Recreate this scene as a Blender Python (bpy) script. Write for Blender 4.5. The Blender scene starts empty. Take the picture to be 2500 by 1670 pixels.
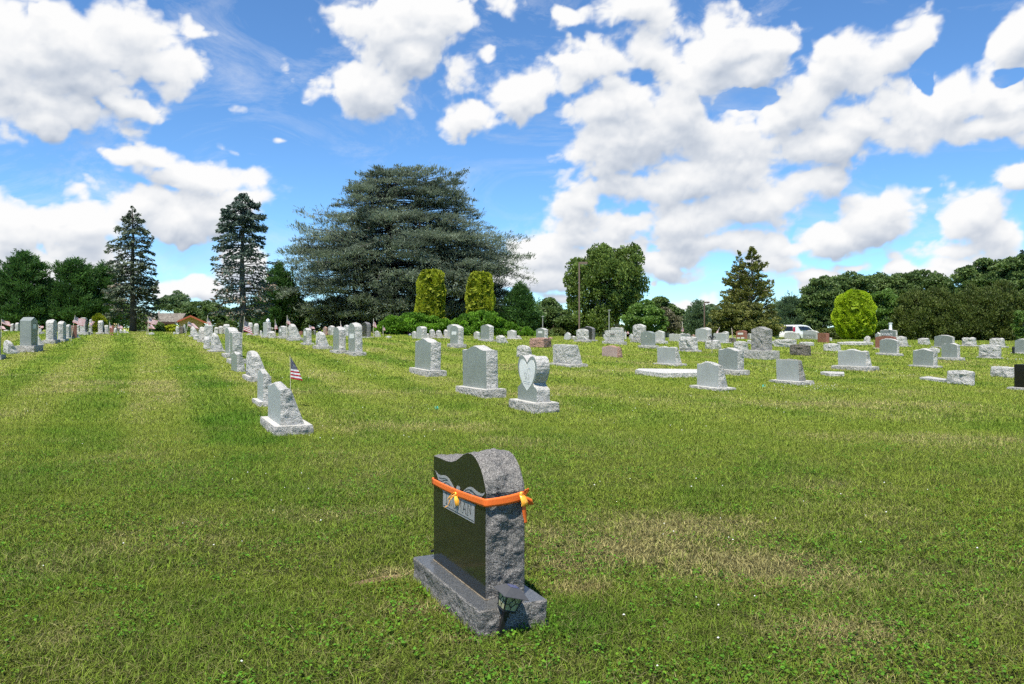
import bpy, bmesh, math, random
import numpy as np
from mathutils import Vector, Matrix, noise as mnoise
random.seed(7); RNG = np.random.default_rng(11)
SC = bpy.context.scene; COL = SC.collection
R = math.radians
# ---------------------------------------------------------------- camera model (photo pixels, 2500 x 1670)
F, CX, HY, CAMZ = 1900.0, 1250.0, 794.0, 1.7
def clamp(v, a, b): return max(a, min(b, v))
def terrain_np(x, y):
    t = np.clip((y - 5) / 55.0, 0, 1); s = t * t * (3 - 2 * t)
    xx = 45 * np.tanh(x / 45.0)
    z = s * (0.85 - 0.0125 * xx)
    z = z - 0.018 * np.clip(y - 60, 0, 90) - 0.002 * np.clip(y - 150, 0, 1e5)
    return z
def terrain(x, y): return float(terrain_np(np.float64(x), np.float64(y)))
def ground(px, py, ymax=58.0):
    k = (px - CX) / F; y = 2.5
    while y < ymax:
        if HY + F * (CAMZ - terrain(k * y, y)) / y <= py: break
        y += 0.02 if y < 12 else 0.05
    return k * y, y
def pxz(py, Y): return CAMZ - (py - HY) / F * Y          # height of a photo row at depth Y
def pxx(px, Y): return (px - CX) / F * Y
# ---------------------------------------------------------------- object helpers
def tag(o, label=None, cat=None, group=None, kind=None):
    if label: o['label'] = label
    if cat: o['category'] = cat
    if group: o['group'] = group
    if kind: o['kind'] = kind
    return o
def empty(name, loc=(0, 0, 0), rz=0.0, rot=None):
    o = bpy.data.objects.new(name, None); COL.objects.link(o); o.location = loc
    o.rotation_euler = rot if rot else (0, 0, rz); o.empty_display_size = .2
    return o
def link(name, me, mats=(), parent=None):
    o = bpy.data.objects.new(name, me); COL.objects.link(o)
    for m in (mats if isinstance(mats, (list, tuple)) else [mats]): me.materials.append(m)
    if parent: o.parent = parent
    return o
def from_bm(name, bm, mats, parent=None, smooth=False):
    me = bpy.data.meshes.new(name); bm.normal_update(); bm.to_mesh(me); bm.free()
    if smooth:
        for p in me.polygons: p.use_smooth = True
    return link(name, me, mats, parent)
def np_mesh(name, co, faces_n, nv, attrs=None, mats=(), parent=None, smooth=False):
    """co (N,3); faces: consecutive runs of nv vertices (int) or an index array (M,nv)."""
    me = bpy.data.meshes.new(name); co = np.ascontiguousarray(co, dtype=np.float32)
    me.vertices.add(len(co)); me.vertices.foreach_set('co', co.ravel())
    if faces_n is None: idx = np.arange(len(co), dtype=np.int32).reshape(-1, nv)
    else: idx = np.ascontiguousarray(faces_n, dtype=np.int32)
    me.loops.add(idx.size); me.loops.foreach_set('vertex_index', idx.ravel())
    me.polygons.add(len(idx)); me.polygons.foreach_set('loop_start', np.arange(len(idx), dtype=np.int32) * nv)
    if smooth: me.polygons.foreach_set('use_smooth', np.ones(len(idx), dtype=bool))
    for k, v in (attrs or {}).items():
        if v.ndim == 2:
            a = me.attributes.new(k, 'FLOAT_COLOR', 'POINT'); a.data.foreach_set('color', np.ascontiguousarray(v, dtype=np.float32).ravel())
        else:
            a = me.attributes.new(k, 'FLOAT', 'POINT'); a.data.foreach_set('value', np.ascontiguousarray(v, dtype=np.float32))
    me.update(); me.validate()
    return link(name, me, mats, parent)
def box(bm, lo, hi, mat=0, M=None):
    r = bmesh.ops.create_cube(bm, size=1.0)
    c = [(a + b) / 2 for a, b in zip(lo, hi)]; s = [abs(b - a) for a, b in zip(lo, hi)]
    for v in r['verts']:
        v.co = Vector((v.co.x * s[0] + c[0], v.co.y * s[1] + c[1], v.co.z * s[2] + c[2]))
        if M: v.co = M @ v.co
    fs = set(f for v in r['verts'] for f in v.link_faces)
    for f in fs: f.material_index = mat
    return r['verts']
def tube(bm, pts, rads, n=6, mat=0, caps=True):
    rings = []; pts = [Vector(p) for p in pts]
    for i, p in enumerate(pts):
        d = (pts[min(i + 1, len(pts) - 1)] - pts[max(i - 1, 0)]).normalized()
        a = d.orthogonal().normalized() if i == 0 else (pa - d * pa.dot(d)).normalized()
        pa = a; b = d.cross(a)
        r = rads[i] if isinstance(rads, (list, tuple)) else rads
        rings.append([bm.verts.new(p + (a * math.cos(2 * math.pi * k / n) + b * math.sin(2 * math.pi * k / n)) * r) for k in range(n)])
    for i in range(len(rings) - 1):
        for k in range(n):
            f = bm.faces.new((rings[i][k], rings[i][(k + 1) % n], rings[i + 1][(k + 1) % n], rings[i + 1][k])); f.material_index = mat
    if caps:
        for rg in (rings[0][::-1], rings[-1]):
            f = bm.faces.new(rg); f.material_index = mat
def poly(bm, pts, mat=0):
    f = bm.faces.new([bm.verts.new(p) for p in pts]); f.material_index = mat; return f
# ---------------------------------------------------------------- material helpers
def mat_new(name):
    m = bpy.data.materials.new(name); m.use_nodes = True
    nt = m.node_tree; return m, nt, nt.nodes, nt.nodes['Principled BSDF']
def setin(n, key, v): n.inputs[key].default_value = v
def ramp(nt, src, stops):
    r = nt.nodes.new('ShaderNodeValToRGB'); e = r.color_ramp.elements
    while len(e) < len(stops): e.new(0.5)
    for el, (p, c) in zip(e, stops): el.position = p; el.color = (*c, 1) if len(c) == 3 else c
    nt.links.new(src, r.inputs[0]); return r.outputs[0]
def noise_node(nt, scale, detail=4, rough=.6, vec=None, dist=0.0):
    n = nt.nodes.new('ShaderNodeTexNoise'); setin(n, 'Scale', scale); setin(n, 'Detail', detail); setin(n, 'Roughness', rough); setin(n, 'Distortion', dist)
    if vec is not None: nt.links.new(vec, n.inputs['Vector'])
    return n.outputs['Fac']
def mixc(nt, fac, a, b, mode='MIX'):
    m = nt.nodes.new('ShaderNodeMix'); m.data_type = 'RGBA'; m.blend_type = mode
    for key, v in ((0, fac), (6, a), (7, b)):
        if hasattr(v, 'default_value') or isinstance(v, bpy.types.NodeSocket): nt.links.new(v, m.inputs[key])
        else: m.inputs[key].default_value = v if key == 0 else (*v[:3], 1)
    return m.outputs[2]
def mathn(nt, op, a, b=None, c=None, clampit=False):
    m = nt.nodes.new('ShaderNodeMath'); m.operation = op; m.use_clamp = clampit
    for i, v in enumerate((a, b, c)):
        if v is None: continue
        if isinstance(v, bpy.types.NodeSocket): nt.links.new(v, m.inputs[i])
        else: m.inputs[i].default_value = v
    return m.outputs[0]
def bumpn(nt, h, strength, dist, bsdf):
    b = nt.nodes.new('ShaderNodeBump'); setin(b, 'Strength', strength); setin(b, 'Distance', dist)
    nt.links.new(h, b.inputs['Height']); nt.links.new(b.outputs[0], bsdf.inputs['Normal'])
def plain(name, col, rough=.6, metal=0.0, var=.12, scale=30, spec=.5):
    m, nt, N, b = mat_new(name); tc = N.new('ShaderNodeTexCoord')
    f = noise_node(nt, scale, 3, .6, tc.outputs['Object'])
    lo = tuple(c * (1 - var) for c in col); hi = tuple(min(1, c * (1 + var)) for c in col)
    nt.links.new(ramp(nt, f, [(.3, lo), (.7, hi)]), b.inputs['Base Color'])
    setin(b, 'Roughness', rough); setin(b, 'Metallic', metal); setin(b, 'Specular IOR Level', spec)
    return m
def granite(name, cols, speck=260, rough=.35, bump=0.0, stain=.0, spec=.5, coarse=None):
    cols = [(c[0] * .99, c[1] * .96, c[2] * .90) for c in cols]
    """cols: dark, mid, light mineral colours mixed as crystals; stain = weathered dark patches"""
    m, nt, N, b = mat_new(name); tc = N.new('ShaderNodeTexCoord'); o = tc.outputs['Object']
    v = N.new('ShaderNodeTexVoronoi'); setin(v, 'Scale', speck); nt.links.new(o, v.inputs['Vector'])
    sp = N.new('ShaderNodeSeparateColor'); nt.links.new(v.outputs['Color'], sp.inputs[0])
    f2 = noise_node(nt, speck * .35, 4, .7, o)
    mixv = mathn(nt, 'ADD', mathn(nt, 'MULTIPLY', sp.outputs[0], .55), mathn(nt, 'MULTIPLY', f2, .45))
    c = ramp(nt, mixv, [(.25, cols[0]), (.5, cols[1]), (.78, cols[2])])
    big = noise_node(nt, 3.0 if coarse is None else coarse, 6, .7, o)
    c = mixc(nt, 1.0, c, ramp(nt, big, [(.3, (.86, .86, .85)), (.7, (1.08, 1.08, 1.08))]), 'MULTIPLY')
    if stain > 0:
        st = noise_node(nt, 13, 10, .82, o, .3)
        c = mixc(nt, mathn(nt, 'MULTIPLY', ramp(nt, st, [(.53, (0, 0, 0)), (.62, (1, 1, 1))]), stain), c, (.10, .10, .085))
    nt.links.new(c, b.inputs['Base Color']); setin(b, 'Roughness', rough); setin(b, 'Specular IOR Level', spec)
    if bump > 0:
        h = mathn(nt, 'ADD', mathn(nt, 'MULTIPLY', noise_node(nt, 14, 9, .70, o), 1.0), mathn(nt, 'MULTIPLY', noise_node(nt, 5.5, 4, .6, o), 1.6))
        bumpn(nt, h, 1.0, bump, b)
    return m
G_FACE = granite('grey_granite_honed', ((.15, .17, .165), (.22, .25, .24), (.31, .34, .33)), 200, .38)
G_LIGHT = granite('light_granite_steeled', ((.26, .285, .28), (.34, .365, .365), (.43, .45, .45)), 200, .6, 0, .08)
G_ROCK = granite('grey_granite_rock_pitch', ((.34, .34, .335), (.44, .44, .435), (.54, .54, .53)), 150, .8, .055, .26)
G_ROCKOLD = granite('weathered_granite_rock', ((.22, .22, .21), (.30, .30, .29), (.38, .38, .37)), 150, .8, .10, .5)
G_BASE = granite('granite_base_rock', ((.27, .265, .255), (.35, .345, .335), (.43, .425, .41)), 150, .8, .05, .25)
G_BTOP = granite('granite_base_top', ((.34, .34, .33), (.42, .42, .41), (.50, .50, .49)), 150, .8)
G_WHITE = granite('white_marble', ((.36, .36, .35), (.44, .445, .44), (.52, .52, .51)), 120, .6, .01, .1)
G_DARK = granite('charcoal_granite_polished', ((.018, .02, .02), (.035, .038, .038), (.07, .075, .075)), 240, .16)
G_DARKR = granite('charcoal_granite_rock', ((.05, .05, .052), (.13, .13, .135), (.28, .28, .29)), 120, .6, .04)
G_BLACK = granite('black_granite_polished', ((.006, .006, .007), (.010, .010, .011), (.02, .02, .02)), 240, .12)
G_RED = granite('red_granite', ((.16, .06, .04), (.27, .11, .08), (.38, .18, .13)), 150, .45)
G_PINK = granite('pink_granite', ((.24, .16, .15), (.38, .28, .26), (.50, .39, .36)), 150, .5)
G_REDR = granite('red_granite_rock', ((.14, .07, .055), (.32, .19, .15), (.46, .31, .26)), 90, .8, .05, .3)
G_BROWN = granite('dark_brown_rock', ((.05, .045, .035), (.13, .12, .10), (.24, .22, .19)), 70, .85, .08, .4)
G_PLAQUE = granite('frosted_panel', ((.55, .57, .57), (.66, .68, .68), (.75, .76, .76)), 250, .75)
MATS = dict(grey=(G_FACE, G_ROCK), light=(G_LIGHT, G_ROCK), rock=(G_ROCK, G_ROCK), old=(G_ROCKOLD, G_ROCKOLD), white=(G_WHITE, G_WHITE), mid=(G_FACE, G_FACE),
            dark=(G_DARK, G_DARKR), black=(G_BLACK, G_BLACK), red=(G_RED, G_RED), redrock=(G_REDR, G_REDR), pink=(G_PINK, G_REDR), brown=(G_BROWN, G_BROWN), lightold=(G_LIGHT, G_ROCKOLD))
# ---------------------------------------------------------------- dressed stone block
def profile(kind, W, H):
    n = 24; xs = [-1 + 2 * i / n for i in range(n + 1)]
    def z(x):
        a = abs(x)
        if kind == 'serp':
            return .90 + .10 * (0.5 + 0.5 * math.cos(math.pi * min(1, a / .82)))
        if kind == 'oval': return 1 - .13 * a ** 2.2
        if kind == 'low': return 1 - .05 * a * a
        if kind == 'gable': return 1 - .12 * a
        if kind == 'half': return .55 + .45 * math.sqrt(max(0, 1 - (a * .995) ** 2))
        if kind == 'dome': return .78 + .22 * math.sqrt(max(0, 1 - (a * .995) ** 2))
        if kind == 'swell': return 1 - .30 * max(0, a - .15) ** 1.5
        return 1 - .012 * a * a
    return [(x * W / 2, z(x) * H) for x in xs]
def resample(pts, step):
    out = []
    for (a, b) in zip(pts, pts[1:]):
        d = math.dist(a, b); k = max(1, round(d / step))
        for i in range(k): out.append((a[0] + (b[0] - a[0]) * i / k, a[1] + (b[1] - a[1]) * i / k))
    out.append(pts[-1]); return out
def stone_bm(top, W, T, H, step, amp, rock_faces=False, taper_b=0.0, taper_f=0.0, seed=0.0, slim=0.0, amp_y=None, bulge=.5, freq=None, top_smooth=False, closed=None):
    """Outline in XZ extruded along Y; rim is rock-pitched; material 0 = dressed faces, 1 = rock."""
    bm = bmesh.new(); freq = freq or 5.5
    prof = closed or ([(-W / 2, 0)] + top + [(W / 2, 0)])
    rim = resample(prof, step); nb = len(rim)
    bot = resample([rim[-1], rim[0]], step * 1.5)[1:-1]; loop = rim + bot; L = len(loop)
    n = max(2, round(T / step)); so = Vector((seed * 3.1, seed * 1.7, seed * 2.3))
    cx = sum(p[0] for p in rim) / nb; cz = H * .45
    def tz(z): return clamp(z / H, 0, 1)
    def yat(j, z):
        t = j / n; y = -T / 2 + T * t
        f0 = -T / 2 + T * taper_f * tz(z); b0 = T / 2 - T * taper_b * tz(z)
        return f0 + (b0 - f0) * t
    def disp(p, nrm, win):
        q = (p + so) * freq
        h = mnoise.fractal(q, .9, 2.1, 5) * .8 + (0.5 - abs(mnoise.noise(q * .6))) * .7
        return p + nrm * (h * amp * win + amp * bulge * win)
    rows = []
    for j in range(n + 1):
        row = []; wj = math.sin(math.pi * j / n) ** .45 if 0 < j < n else 0.0
        if rock_faces: wj = max(wj, .55)
        for i, (x, z) in enumerate(loop):
            p = Vector((x * (1 - slim * tz(z)), yat(j, z), z))
            if i < nb:
                a = loop[max(i - 1, 0)]; b = loop[min(i + 1, nb - 1)]
                nr = Vector((-(b[1] - a[1]), 0, b[0] - a[0])); nr = nr.normalized() if nr.length > 0 else Vector((0, 0, 1))
                if i == 0 or i == nb - 1: nr = Vector((-1 if i == 0 else 1, 0, 0))
                w = wj * (.4 if top_smooth and nr.z > .8 else 1)
                p = disp(p, nr, w)
                if z <= 0: p.z = 0
            row.append(bm.verts.new(p))
        rows.append(row)
    for j in range(n):
        for i in range(L):
            k = (i + 1) % L
            f = bm.faces.new((rows[j][i], rows[j + 1][i], rows[j + 1][k], rows[j][k])); f.material_index = 1
    for side, row in ((-1, rows[0]), (1, rows[-1])):
        if not rock_faces:
            f = bm.faces.new(row if side == -1 else row[::-1]); f.material_index = 0
            continue
        rings = [row]; K = max(3, round(min(W, H) / 2 / step)); ay = amp_y if amp_y is not None else amp
        for r in range(1, K):
            s = 1 - r / K; ring = []
            for i, (x, z) in enumerate(loop):
                xx = (cx + (x - cx) * s) * (1 - slim * tz(z)); zz = cz + (z - cz) * s
                p = Vector((xx, yat(0 if side < 0 else n, zz), zz))
                w = min(1, (1 - s) * 3.0)
                ring.append(bm.verts.new(disp(p, Vector((0, side, 0)), max(.4, w) * ay / max(amp, 1e-6))))
            rings.append(ring)
        c = bm.verts.new(disp(Vector((cx, yat(0 if side < 0 else n, cz), cz)), Vector((0, side, 0)), ay / max(amp, 1e-6)))
        for a, b in zip(rings, rings[1:]):
            for i in range(L):
                k = (i + 1) % L; q = (a[i], a[k], b[k], b[i])
                f = bm.faces.new(q if side == 1 else q[::-1]); f.material_index = 1
        for i in range(L):
            k = (i + 1) % L; q = (rings[-1][i], rings[-1][k], c)
            f = bm.faces.new(q if side == 1 else q[::-1]); f.material_index = 1
    bmesh.ops.recalc_face_normals(bm, faces=bm.faces)
    return bm
def base_bm(W, T, H, step, amp, seed=0.0, freq=9.0):
    """low plinth: flat sawn top (material 0), four rock-pitched sides (material 1)"""
    bm = bmesh.new(); so = Vector((seed * 2.1, seed * 1.3, seed * .7))
    c = [(-W / 2, -T / 2), (W / 2, -T / 2), (W / 2, T / 2), (-W / 2, T / 2), (-W / 2, -T / 2)]
    loop = resample(c, step)[:-1]; L = len(loop); n = max(3, round(H / step)); rows = []
    for j in range(n + 1):
        z = H * (1 - j / n); wj = (j / n) ** .4; row = []
        for (x, y) in loop:
            nx_ = 1 if x > W / 2 - 1e-6 else (-1 if x < -W / 2 + 1e-6 else 0); ny = 1 if y > T / 2 - 1e-6 else (-1 if y < -T / 2 + 1e-6 else 0)
            p = Vector((x, y, z)); q = (p + so) * freq; nr = Vector((nx_, ny, 0)).normalized()
            h = mnoise.fractal(q, .9, 2.1, 5) * .8 + (.5 - abs(mnoise.noise(q * .55))) * .8
            row.append(bm.verts.new(p + nr * (h * amp * (.12 + .88 * wj) + (.25 * amp if 0 < j else 0))))
        rows.append(row)
    f = bm.faces.new(rows[0]); f.material_index = 0
    for a, b in zip(rows, rows[1:]):
        for i in range(L):
            k = (i + 1) % L; f = bm.faces.new((a[i], b[i], b[k], a[k])); f.material_index = 1
    bm.faces.new(rows[-1][::-1]).material_index = 1
    bmesh.ops.recalc_face_normals(bm, faces=bm.faces); return bm
A0 = R(26.0)                       # rows of stones run 26 degrees left of the view
def axes(a): return (-math.sin(a), math.cos(a)), (math.cos(a), math.sin(a))     # u = along the face (away), v = thickness (right)
def rzof(a): u, v = axes(a); return math.atan2(-u[1], -u[0])
# ---------------------------------------------------------------- foreground monument
u0, v0 = axes(A0); U = Vector((*u0, 0)); V = Vector((*v0, 0))
zs = 400 / 1161.0
def zp(x, y): return 980 + x * zs, 1060 + y * zs            # zoom picture -> photo pixel
HB = .150
cbx, cby = zp(553, 1252); YB = F * (CAMZ - HB) / (cby - HY)
BC = Vector((pxx(cbx, YB), YB, 0))                          # base front near corner
BW, BT = 1.09, .41
mon = empty('monument', BC + U * BW / 2 + V * BT / 2, rzof(A0))
tag(mon, 'large dark granite monument with curved top, winged name panel and orange ribbon in the foreground', 'gravestone')
MW = mon.matrix_basis.copy()
bm = bmesh.new()
bm = base_bm(BW, BT, HB, .010, .016, 5, 13)
GD_TOP = granite('charcoal_granite_top', ((.03, .033, .036), (.07, .075, .08), (.13, .135, .14)), 330, .22)
GD_ROCK = granite('charcoal_granite_pitch', ((.045, .043, .042), (.125, .12, .116), (.30, .29, .28)), 300, .6, .014, 0, .35)
GD_FACE = granite('charcoal_granite_mirror', ((.006, .007, .006), (.014, .016, .013), (.036, .040, .032)), 420, .12)
base = from_bm('base', bm, (GD_TOP, GD_ROCK), mon)
# die
ex, ey = zp(597, 1178); YD = F * (CAMZ - HB) / (ey - HY)
DC = Vector((pxx(ex, YD), YD, 0)); DW, DT = .84, .245
def face_s(px, py):
    """photo pixel -> (distance from near edge along the face, height)"""
    k = (px - CX) / F; t = (k * DC.y - DC.x) / (U.x - k * U.y); Y = DC.y + U.y * t
    return t, pxz(py, Y)
dieo = empty('tmp'); bpy.data.objects.remove(dieo)
DCl = MW.inverted() @ DC                                       # near front corner in monument space
def loc2(s, z, out=0.0): return Vector((DCl.x - s, DCl.y - out, z))
outl = [(238, 158), (268, 168), (300, 182), (330, 194), (355, 197), (385, 188), (412, 168), (440, 145), (468, 134), (496, 140), (522, 165), (545, 205), (563, 250), (578, 300), (588, 345), (595, 385), (600, 425), (603, 460)]
top = []
for q in outl:
    s, z = face_s(*zp(*q)); top.append((DW / 2 - s, z - HB))
top[0] = (-DW / 2, top[0][1]); top[-1] = (DW / 2, top[-1][1])
H0 = max(p[1] for p in top)
bm = stone_bm(top, DW, DT, H0, .0085, .027, seed=2.0, bulge=.15, freq=8)
die = from_bm('tablet', bm, (GD_FACE, GD_ROCK), mon)
die.location = (DCl.x - DW / 2, DCl.y + DT / 2, HB)
# bed of pale mortar
bm = bmesh.new(); box(bm, (DCl.x - DW - .006, DCl.y - .006, HB + .0005), (DCl.x + .004, DCl.y + .02, HB + .005))
from_bm('setting_joint', bm, plain('joint_putty', (.16, .13, .09), .9, 0, .5, 50), mon)
# name panel and wings
W_PANEL = granite('frosted_charcoal', ((.17, .18, .18), (.27, .28, .28), (.40, .41, .41)), 420, .8)
M_CUT = plain('cut_letter_dark', (.03, .032, .03), .5)
z2 = 150 / 1470.0
def wp(x, y): return face_s(1050 + x * z2, 1130 + y * z2)
def face_poly(bm, pts, out, mat=0, th=.0015):
    ps = [loc2(s, z, out) for s, z in pts]
    f = poly(bm, ps, mat); g = poly(bm, [p + Vector((0, th, 0)) for p in ps][::-1], mat)
    bm.verts.ensure_lookup_table()
    a, b = list(f.verts), list(g.verts)[::-1]
    for i in range(len(a)):
        k = (i + 1) % len(a); q = bm.faces.new((a[i], b[i], b[k], a[k])); q.material_index = mat
def stroke(bm, pts, w, out, mat=0):
    for (a, b) in zip(pts, pts[1:]):
        d = Vector((b[0] - a[0], b[1] - a[1]))
        if d.length < 1e-5: continue
        n = Vector((-d.y, d.x)).normalized() * w / 2; e = d.normalized() * w * .15
        face_poly(bm, [(a[0] + n.x - e.x, a[1] + n.y - e.y), (a[0] - n.x - e.x, a[1] - n.y - e.y), (b[0] - n.x + e.x, b[1] - n.y + e.y), (b[0] + n.x + e.x, b[1] + n.y + e.y)], out, mat, .0005)
def arcs(pts, n=8):
    """smooth open curve through points (Catmull-Rom)"""
    P = [Vector(p) for p in pts]; out = []
    for i in range(len(P) - 1):
        a, b, c, d = P[max(i - 1, 0)], P[i], P[i + 1], P[min(i + 2, len(P) - 1)]
        for k in range(n):
            t = k / n; out.append(.5 * ((2 * b) + (c - a) * t + (2 * a - 5 * b + 4 * c - d) * t * t + (3 * b - a - 3 * c + d) * t ** 3))
    out.append(P[-1]); return [tuple(p) for p in out]
bm = bmesh.new()
panel = [wp(300, 630), wp(322, 690), wp(318, 1045), wp(1066, 1450), wp(1074, 1040), wp(1105, 1010), wp(700, 830)]
face_poly(bm, panel, .003)
w1 = [wp(*p) for p in arcs([(140, 190), (185, 255), (260, 295), (345, 295), (430, 345), (500, 450), (560, 560), (600, 640)], 5)] + [wp(420, 640), wp(300, 520), wp(215, 415), wp(175, 300)]
face_poly(bm, w1, .003)
w2 = [wp(*p) for p in arcs([(770, 740), (840, 640), (930, 578), (1020, 590), (1100, 660), (1180, 715), (1250, 735), (1320, 705)], 5)] + [wp(*p) for p in [(1305, 760), (1262, 795), (1240, 840), (1150, 860), (1000, 830), (850, 790)]]
face_poly(bm, w2, .003)
face_poly(bm, [wp(*p) for p in [(636, 700), (634, 620), (645, 560), (668, 545), (700, 560), (722, 610), (718, 700)]], .003)
from_bm('name_panel', bm, W_PANEL, mon)
bm = bmesh.new()
LW = .0038
for c in ([(225, 345), (290, 372), (350, 368), (420, 395)], [(225, 420), (300, 432), (350, 415), (440, 420)], [(335, 490), (390, 470), (440, 490), (500, 545)],
          [(815, 720), (870, 655), (940, 635), (1010, 655), (1080, 730), (1150, 780), (1260, 795)], [(850, 730), (900, 700), (960, 715), (1020, 770), (1045, 750)], [(960, 655), (1020, 690), (1070, 740), (1110, 800)]):
    stroke(bm, [wp(*p) for p in arcs(c, 5)], .0035, .0045)
stroke(bm, [wp(330, 1005), wp(1060, 1395)], .003, .0045)
def V2(p): return [wp(*q) for q in p]
for c in ([(405, 715), (405, 975)], [(372, 708), (438, 738)], [(388, 968), (420, 985)],
          [(478, 750), (474, 1010)], [(478, 752), (505, 775), (505, 840), (478, 868)], [(478, 868), (500, 940), (530, 1030)], [(462, 1005), (490, 1020)],
          [(562, 790), (562, 985), (585, 1075), (615, 1080), (640, 1030), (642, 840)], [(548, 782), (578, 798)], [(628, 832), (656, 848)],
          [(690, 1130), (700, 860)], [(700, 860), (722, 1010)], [(722, 1010), (748, 885)], [(748, 885), (756, 1160)],
          [(795, 1185), (838, 940)], [(838, 940), (872, 1215)], [(805, 1095), (855, 1110)], [(785, 1180), (808, 1192)], [(860, 1212), (885, 1225)],
          [(918, 970), (914, 1250)], [(918, 975), (985, 1230)], [(990, 1010), (985, 1235)], [(902, 1245), (928, 1255)], [(978, 1008), (1003, 1018)]):
    stroke(bm, V2(c), LW if len(c) < 3 else .0034, .0045)
from_bm('name_lettering', bm, M_CUT, mon)
# ribbon (tied round the stone: a thing of its own)
M_RIB, nt, N, b = mat_new('orange_satin')
tc = N.new('ShaderNodeTexCoord'); f = noise_node(nt, 160, 2, .5, tc.outputs['Object'])
nt.links.new(ramp(nt, f, [(.3, (.72, .13, .022)), (.7, (.86, .18, .03))]), b.inputs['Base Color'])
setin(b, 'Roughness', .5); setin(b, 'Specular IOR Level', .25); setin(b, 'Subsurface Weight', .0)
M_BOW, nt, N, b = mat_new('yellow_orange_satin')
tc = N.new('ShaderNodeTexCoord'); f = noise_node(nt, 60, 2, .5, tc.outputs['Object'])
nt.links.new(ramp(nt, f, [(.3, (.88, .32, .02)), (.7, (.95, .50, .06))]), b.inputs['Base Color']); setin(b, 'Roughness', .3)
rib = empty('ribbon', BC + U * BW / 2 + V * BT / 2, rzof(A0))
tag(rib, 'orange satin ribbon tied with yellow bows around the dark monument', 'ribbon')
sL, zLt = face_s(*zp(234, 312)); _, zLb = face_s(*zp(234, 358)); _, zRt = face_s(*zp(604, 459)); _, zRb = face_s(*zp(604, 518))
zLt, zLb = zLt - .0, zLb - .0
def side_z(px, py, t): Y = DC.y + V.y * t; return pxz(py, Y)
zSt = side_z(*zp(862, 392), DT); zSb = side_z(*zp(862, 462), DT)
path = []                                                      # local (x, y, ztop, zbot)
xn, xf, yf, yb_ = DCl.x, DCl.x - DW, DCl.y, DCl.y + DT
o = .009; os_ = .026
for i in range(25):
    t = i / 24; sag = -.010 * math.sin(math.pi * t)
    path.append((xf - o + (xn - xf + 2 * o) * t, yf - o, zLt + (zRt - zLt) * t + sag, zLb + (zRb - zLb) * t + sag))
for i in range(1, 13):
    t = i / 12; path.append((xn + o + (os_ - o) * math.sin(math.pi * min(1, t * 1.0)) ** .5 * 1.0, yf - o + (DT + 2 * o) * t, zRt + (zSt - zRt) * t - .004 * math.sin(math.pi * t), zRb + (zSb - zRb) * t - .004 * math.sin(math.pi * t)))
for i in range(1, 13):
    t = i / 12; path.append((xn + o - (DW + 2 * o) * t, yb_ + o, zSt + (zLt + .02 - zSt) * t, zSb + (zLb + .02 - zSb) * t))
for i in range(1, 8):
    t = i / 7; path.append((xf - o - .016 * math.sin(math.pi * t), yb_ + o - (DT + 2 * o) * t, zLt + .02 * (1 - t), zLb + .02 * (1 - t)))
bm = bmesh.new(); K = 5; rws = []
for n_, (x, y, zt, zb) in enumerate(path):
    row = []
    for k in range(K):
        w = .0006 * math.sin(n_ * 1.1)
        row.append(bm.verts.new((x + w, y - abs(w), zb + (zt - zb) * k / (K - 1))))
    rws.append(row)
for a, b_ in zip(rws, rws[1:]):
    for k in range(K - 1): bm.faces.new((a[k], b_[k], b_[k + 1], a[k + 1]))
o_ = from_bm('band', bm, M_RIB, rib, True); sm = o_.modifiers.new('s', 'SOLIDIFY'); sm.thickness = .0012
def strip(name, pts, width, mat, wdir=None):
    """ribbon strip along 3-D points; width direction per strip"""
    bm = bmesh.new(); P = [Vector(p) for p in pts]; S = []
    for i in range(len(P) - 1):
        a, b, c, d = P[max(i - 1, 0)], P[i], P[i + 1], P[min(i + 2, len(P) - 1)]
        for k in range(6):
            t = k / 6; S.append(.5 * ((2 * b) + (c - a) * t + (2 * a - 5 * b + 4 * c - d) * t * t + (3 * b - a - 3 * c + d) * t ** 3))
    S.append(P[-1]); rows = []
    for i, p in enumerate(S):
        wd = Vector(wdir); t = i / (len(S) - 1)
        w = width * (0.45 + .55 * math.sin(math.pi * clamp(t * 1.15, .0, 1)) ** .5) if t < .87 else width * .75
        rows.append([bm.verts.new(p + wd * w * (k - 1) / 2 + Vector((0, 0, .0)) + (Vector((0, -.003, 0)) if k == 1 else Vector())) for k in range(3)])
    for a, b in zip(rows, rows[1:]):
        for k in range(2): bm.faces.new((a[k], b[k], b[k + 1], a[k + 1]))
    ob = from_bm(name, bm, mat, rib, True); sm = ob.modifiers.new('s', 'SOLIDIFY'); sm.thickness = .0012
    return ob
s0, zc0 = wp(668, 740)
kx = xn - s0; K0 = Vector((kx, yf - .016, zc0)); cv = Vector((.91, -.41, 0)); pvv = Vector((.41, .91, 0))
def pt(K, a, b_, c): return K + pvv * a + cv * b_ + Vector((0, 0, c))      # across the view, towards it, up
strip('bow_loop', [pt(K0, 0, 0, 0), pt(K0, .004, .012, -.022), pt(K0, .009, .018, -.046), pt(K0, .012, .012, -.070), pt(K0, .010, .006, -.050), pt(K0, .002, 0, -.005)], .028, M_BOW, pvv)
strip('bow_loop', [pt(K0, 0, 0, 0), pt(K0, -.014, .012, .008), pt(K0, -.032, .016, -.008), pt(K0, -.046, .012, -.030), pt(K0, -.028, .006, -.014), pt(K0, 0, 0, -.004)], .018, M_BOW, (.25, .55, .8))
strip('bow_tail', [pt(K0, 0, .004, 0), pt(K0, -.022, .012, -.014), pt(K0, -.036, .014, -.040), pt(K0, -.044, .012, -.066), pt(K0, -.064, .010, -.078)], .012, M_BOW, (.3, .6, .74))
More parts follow.
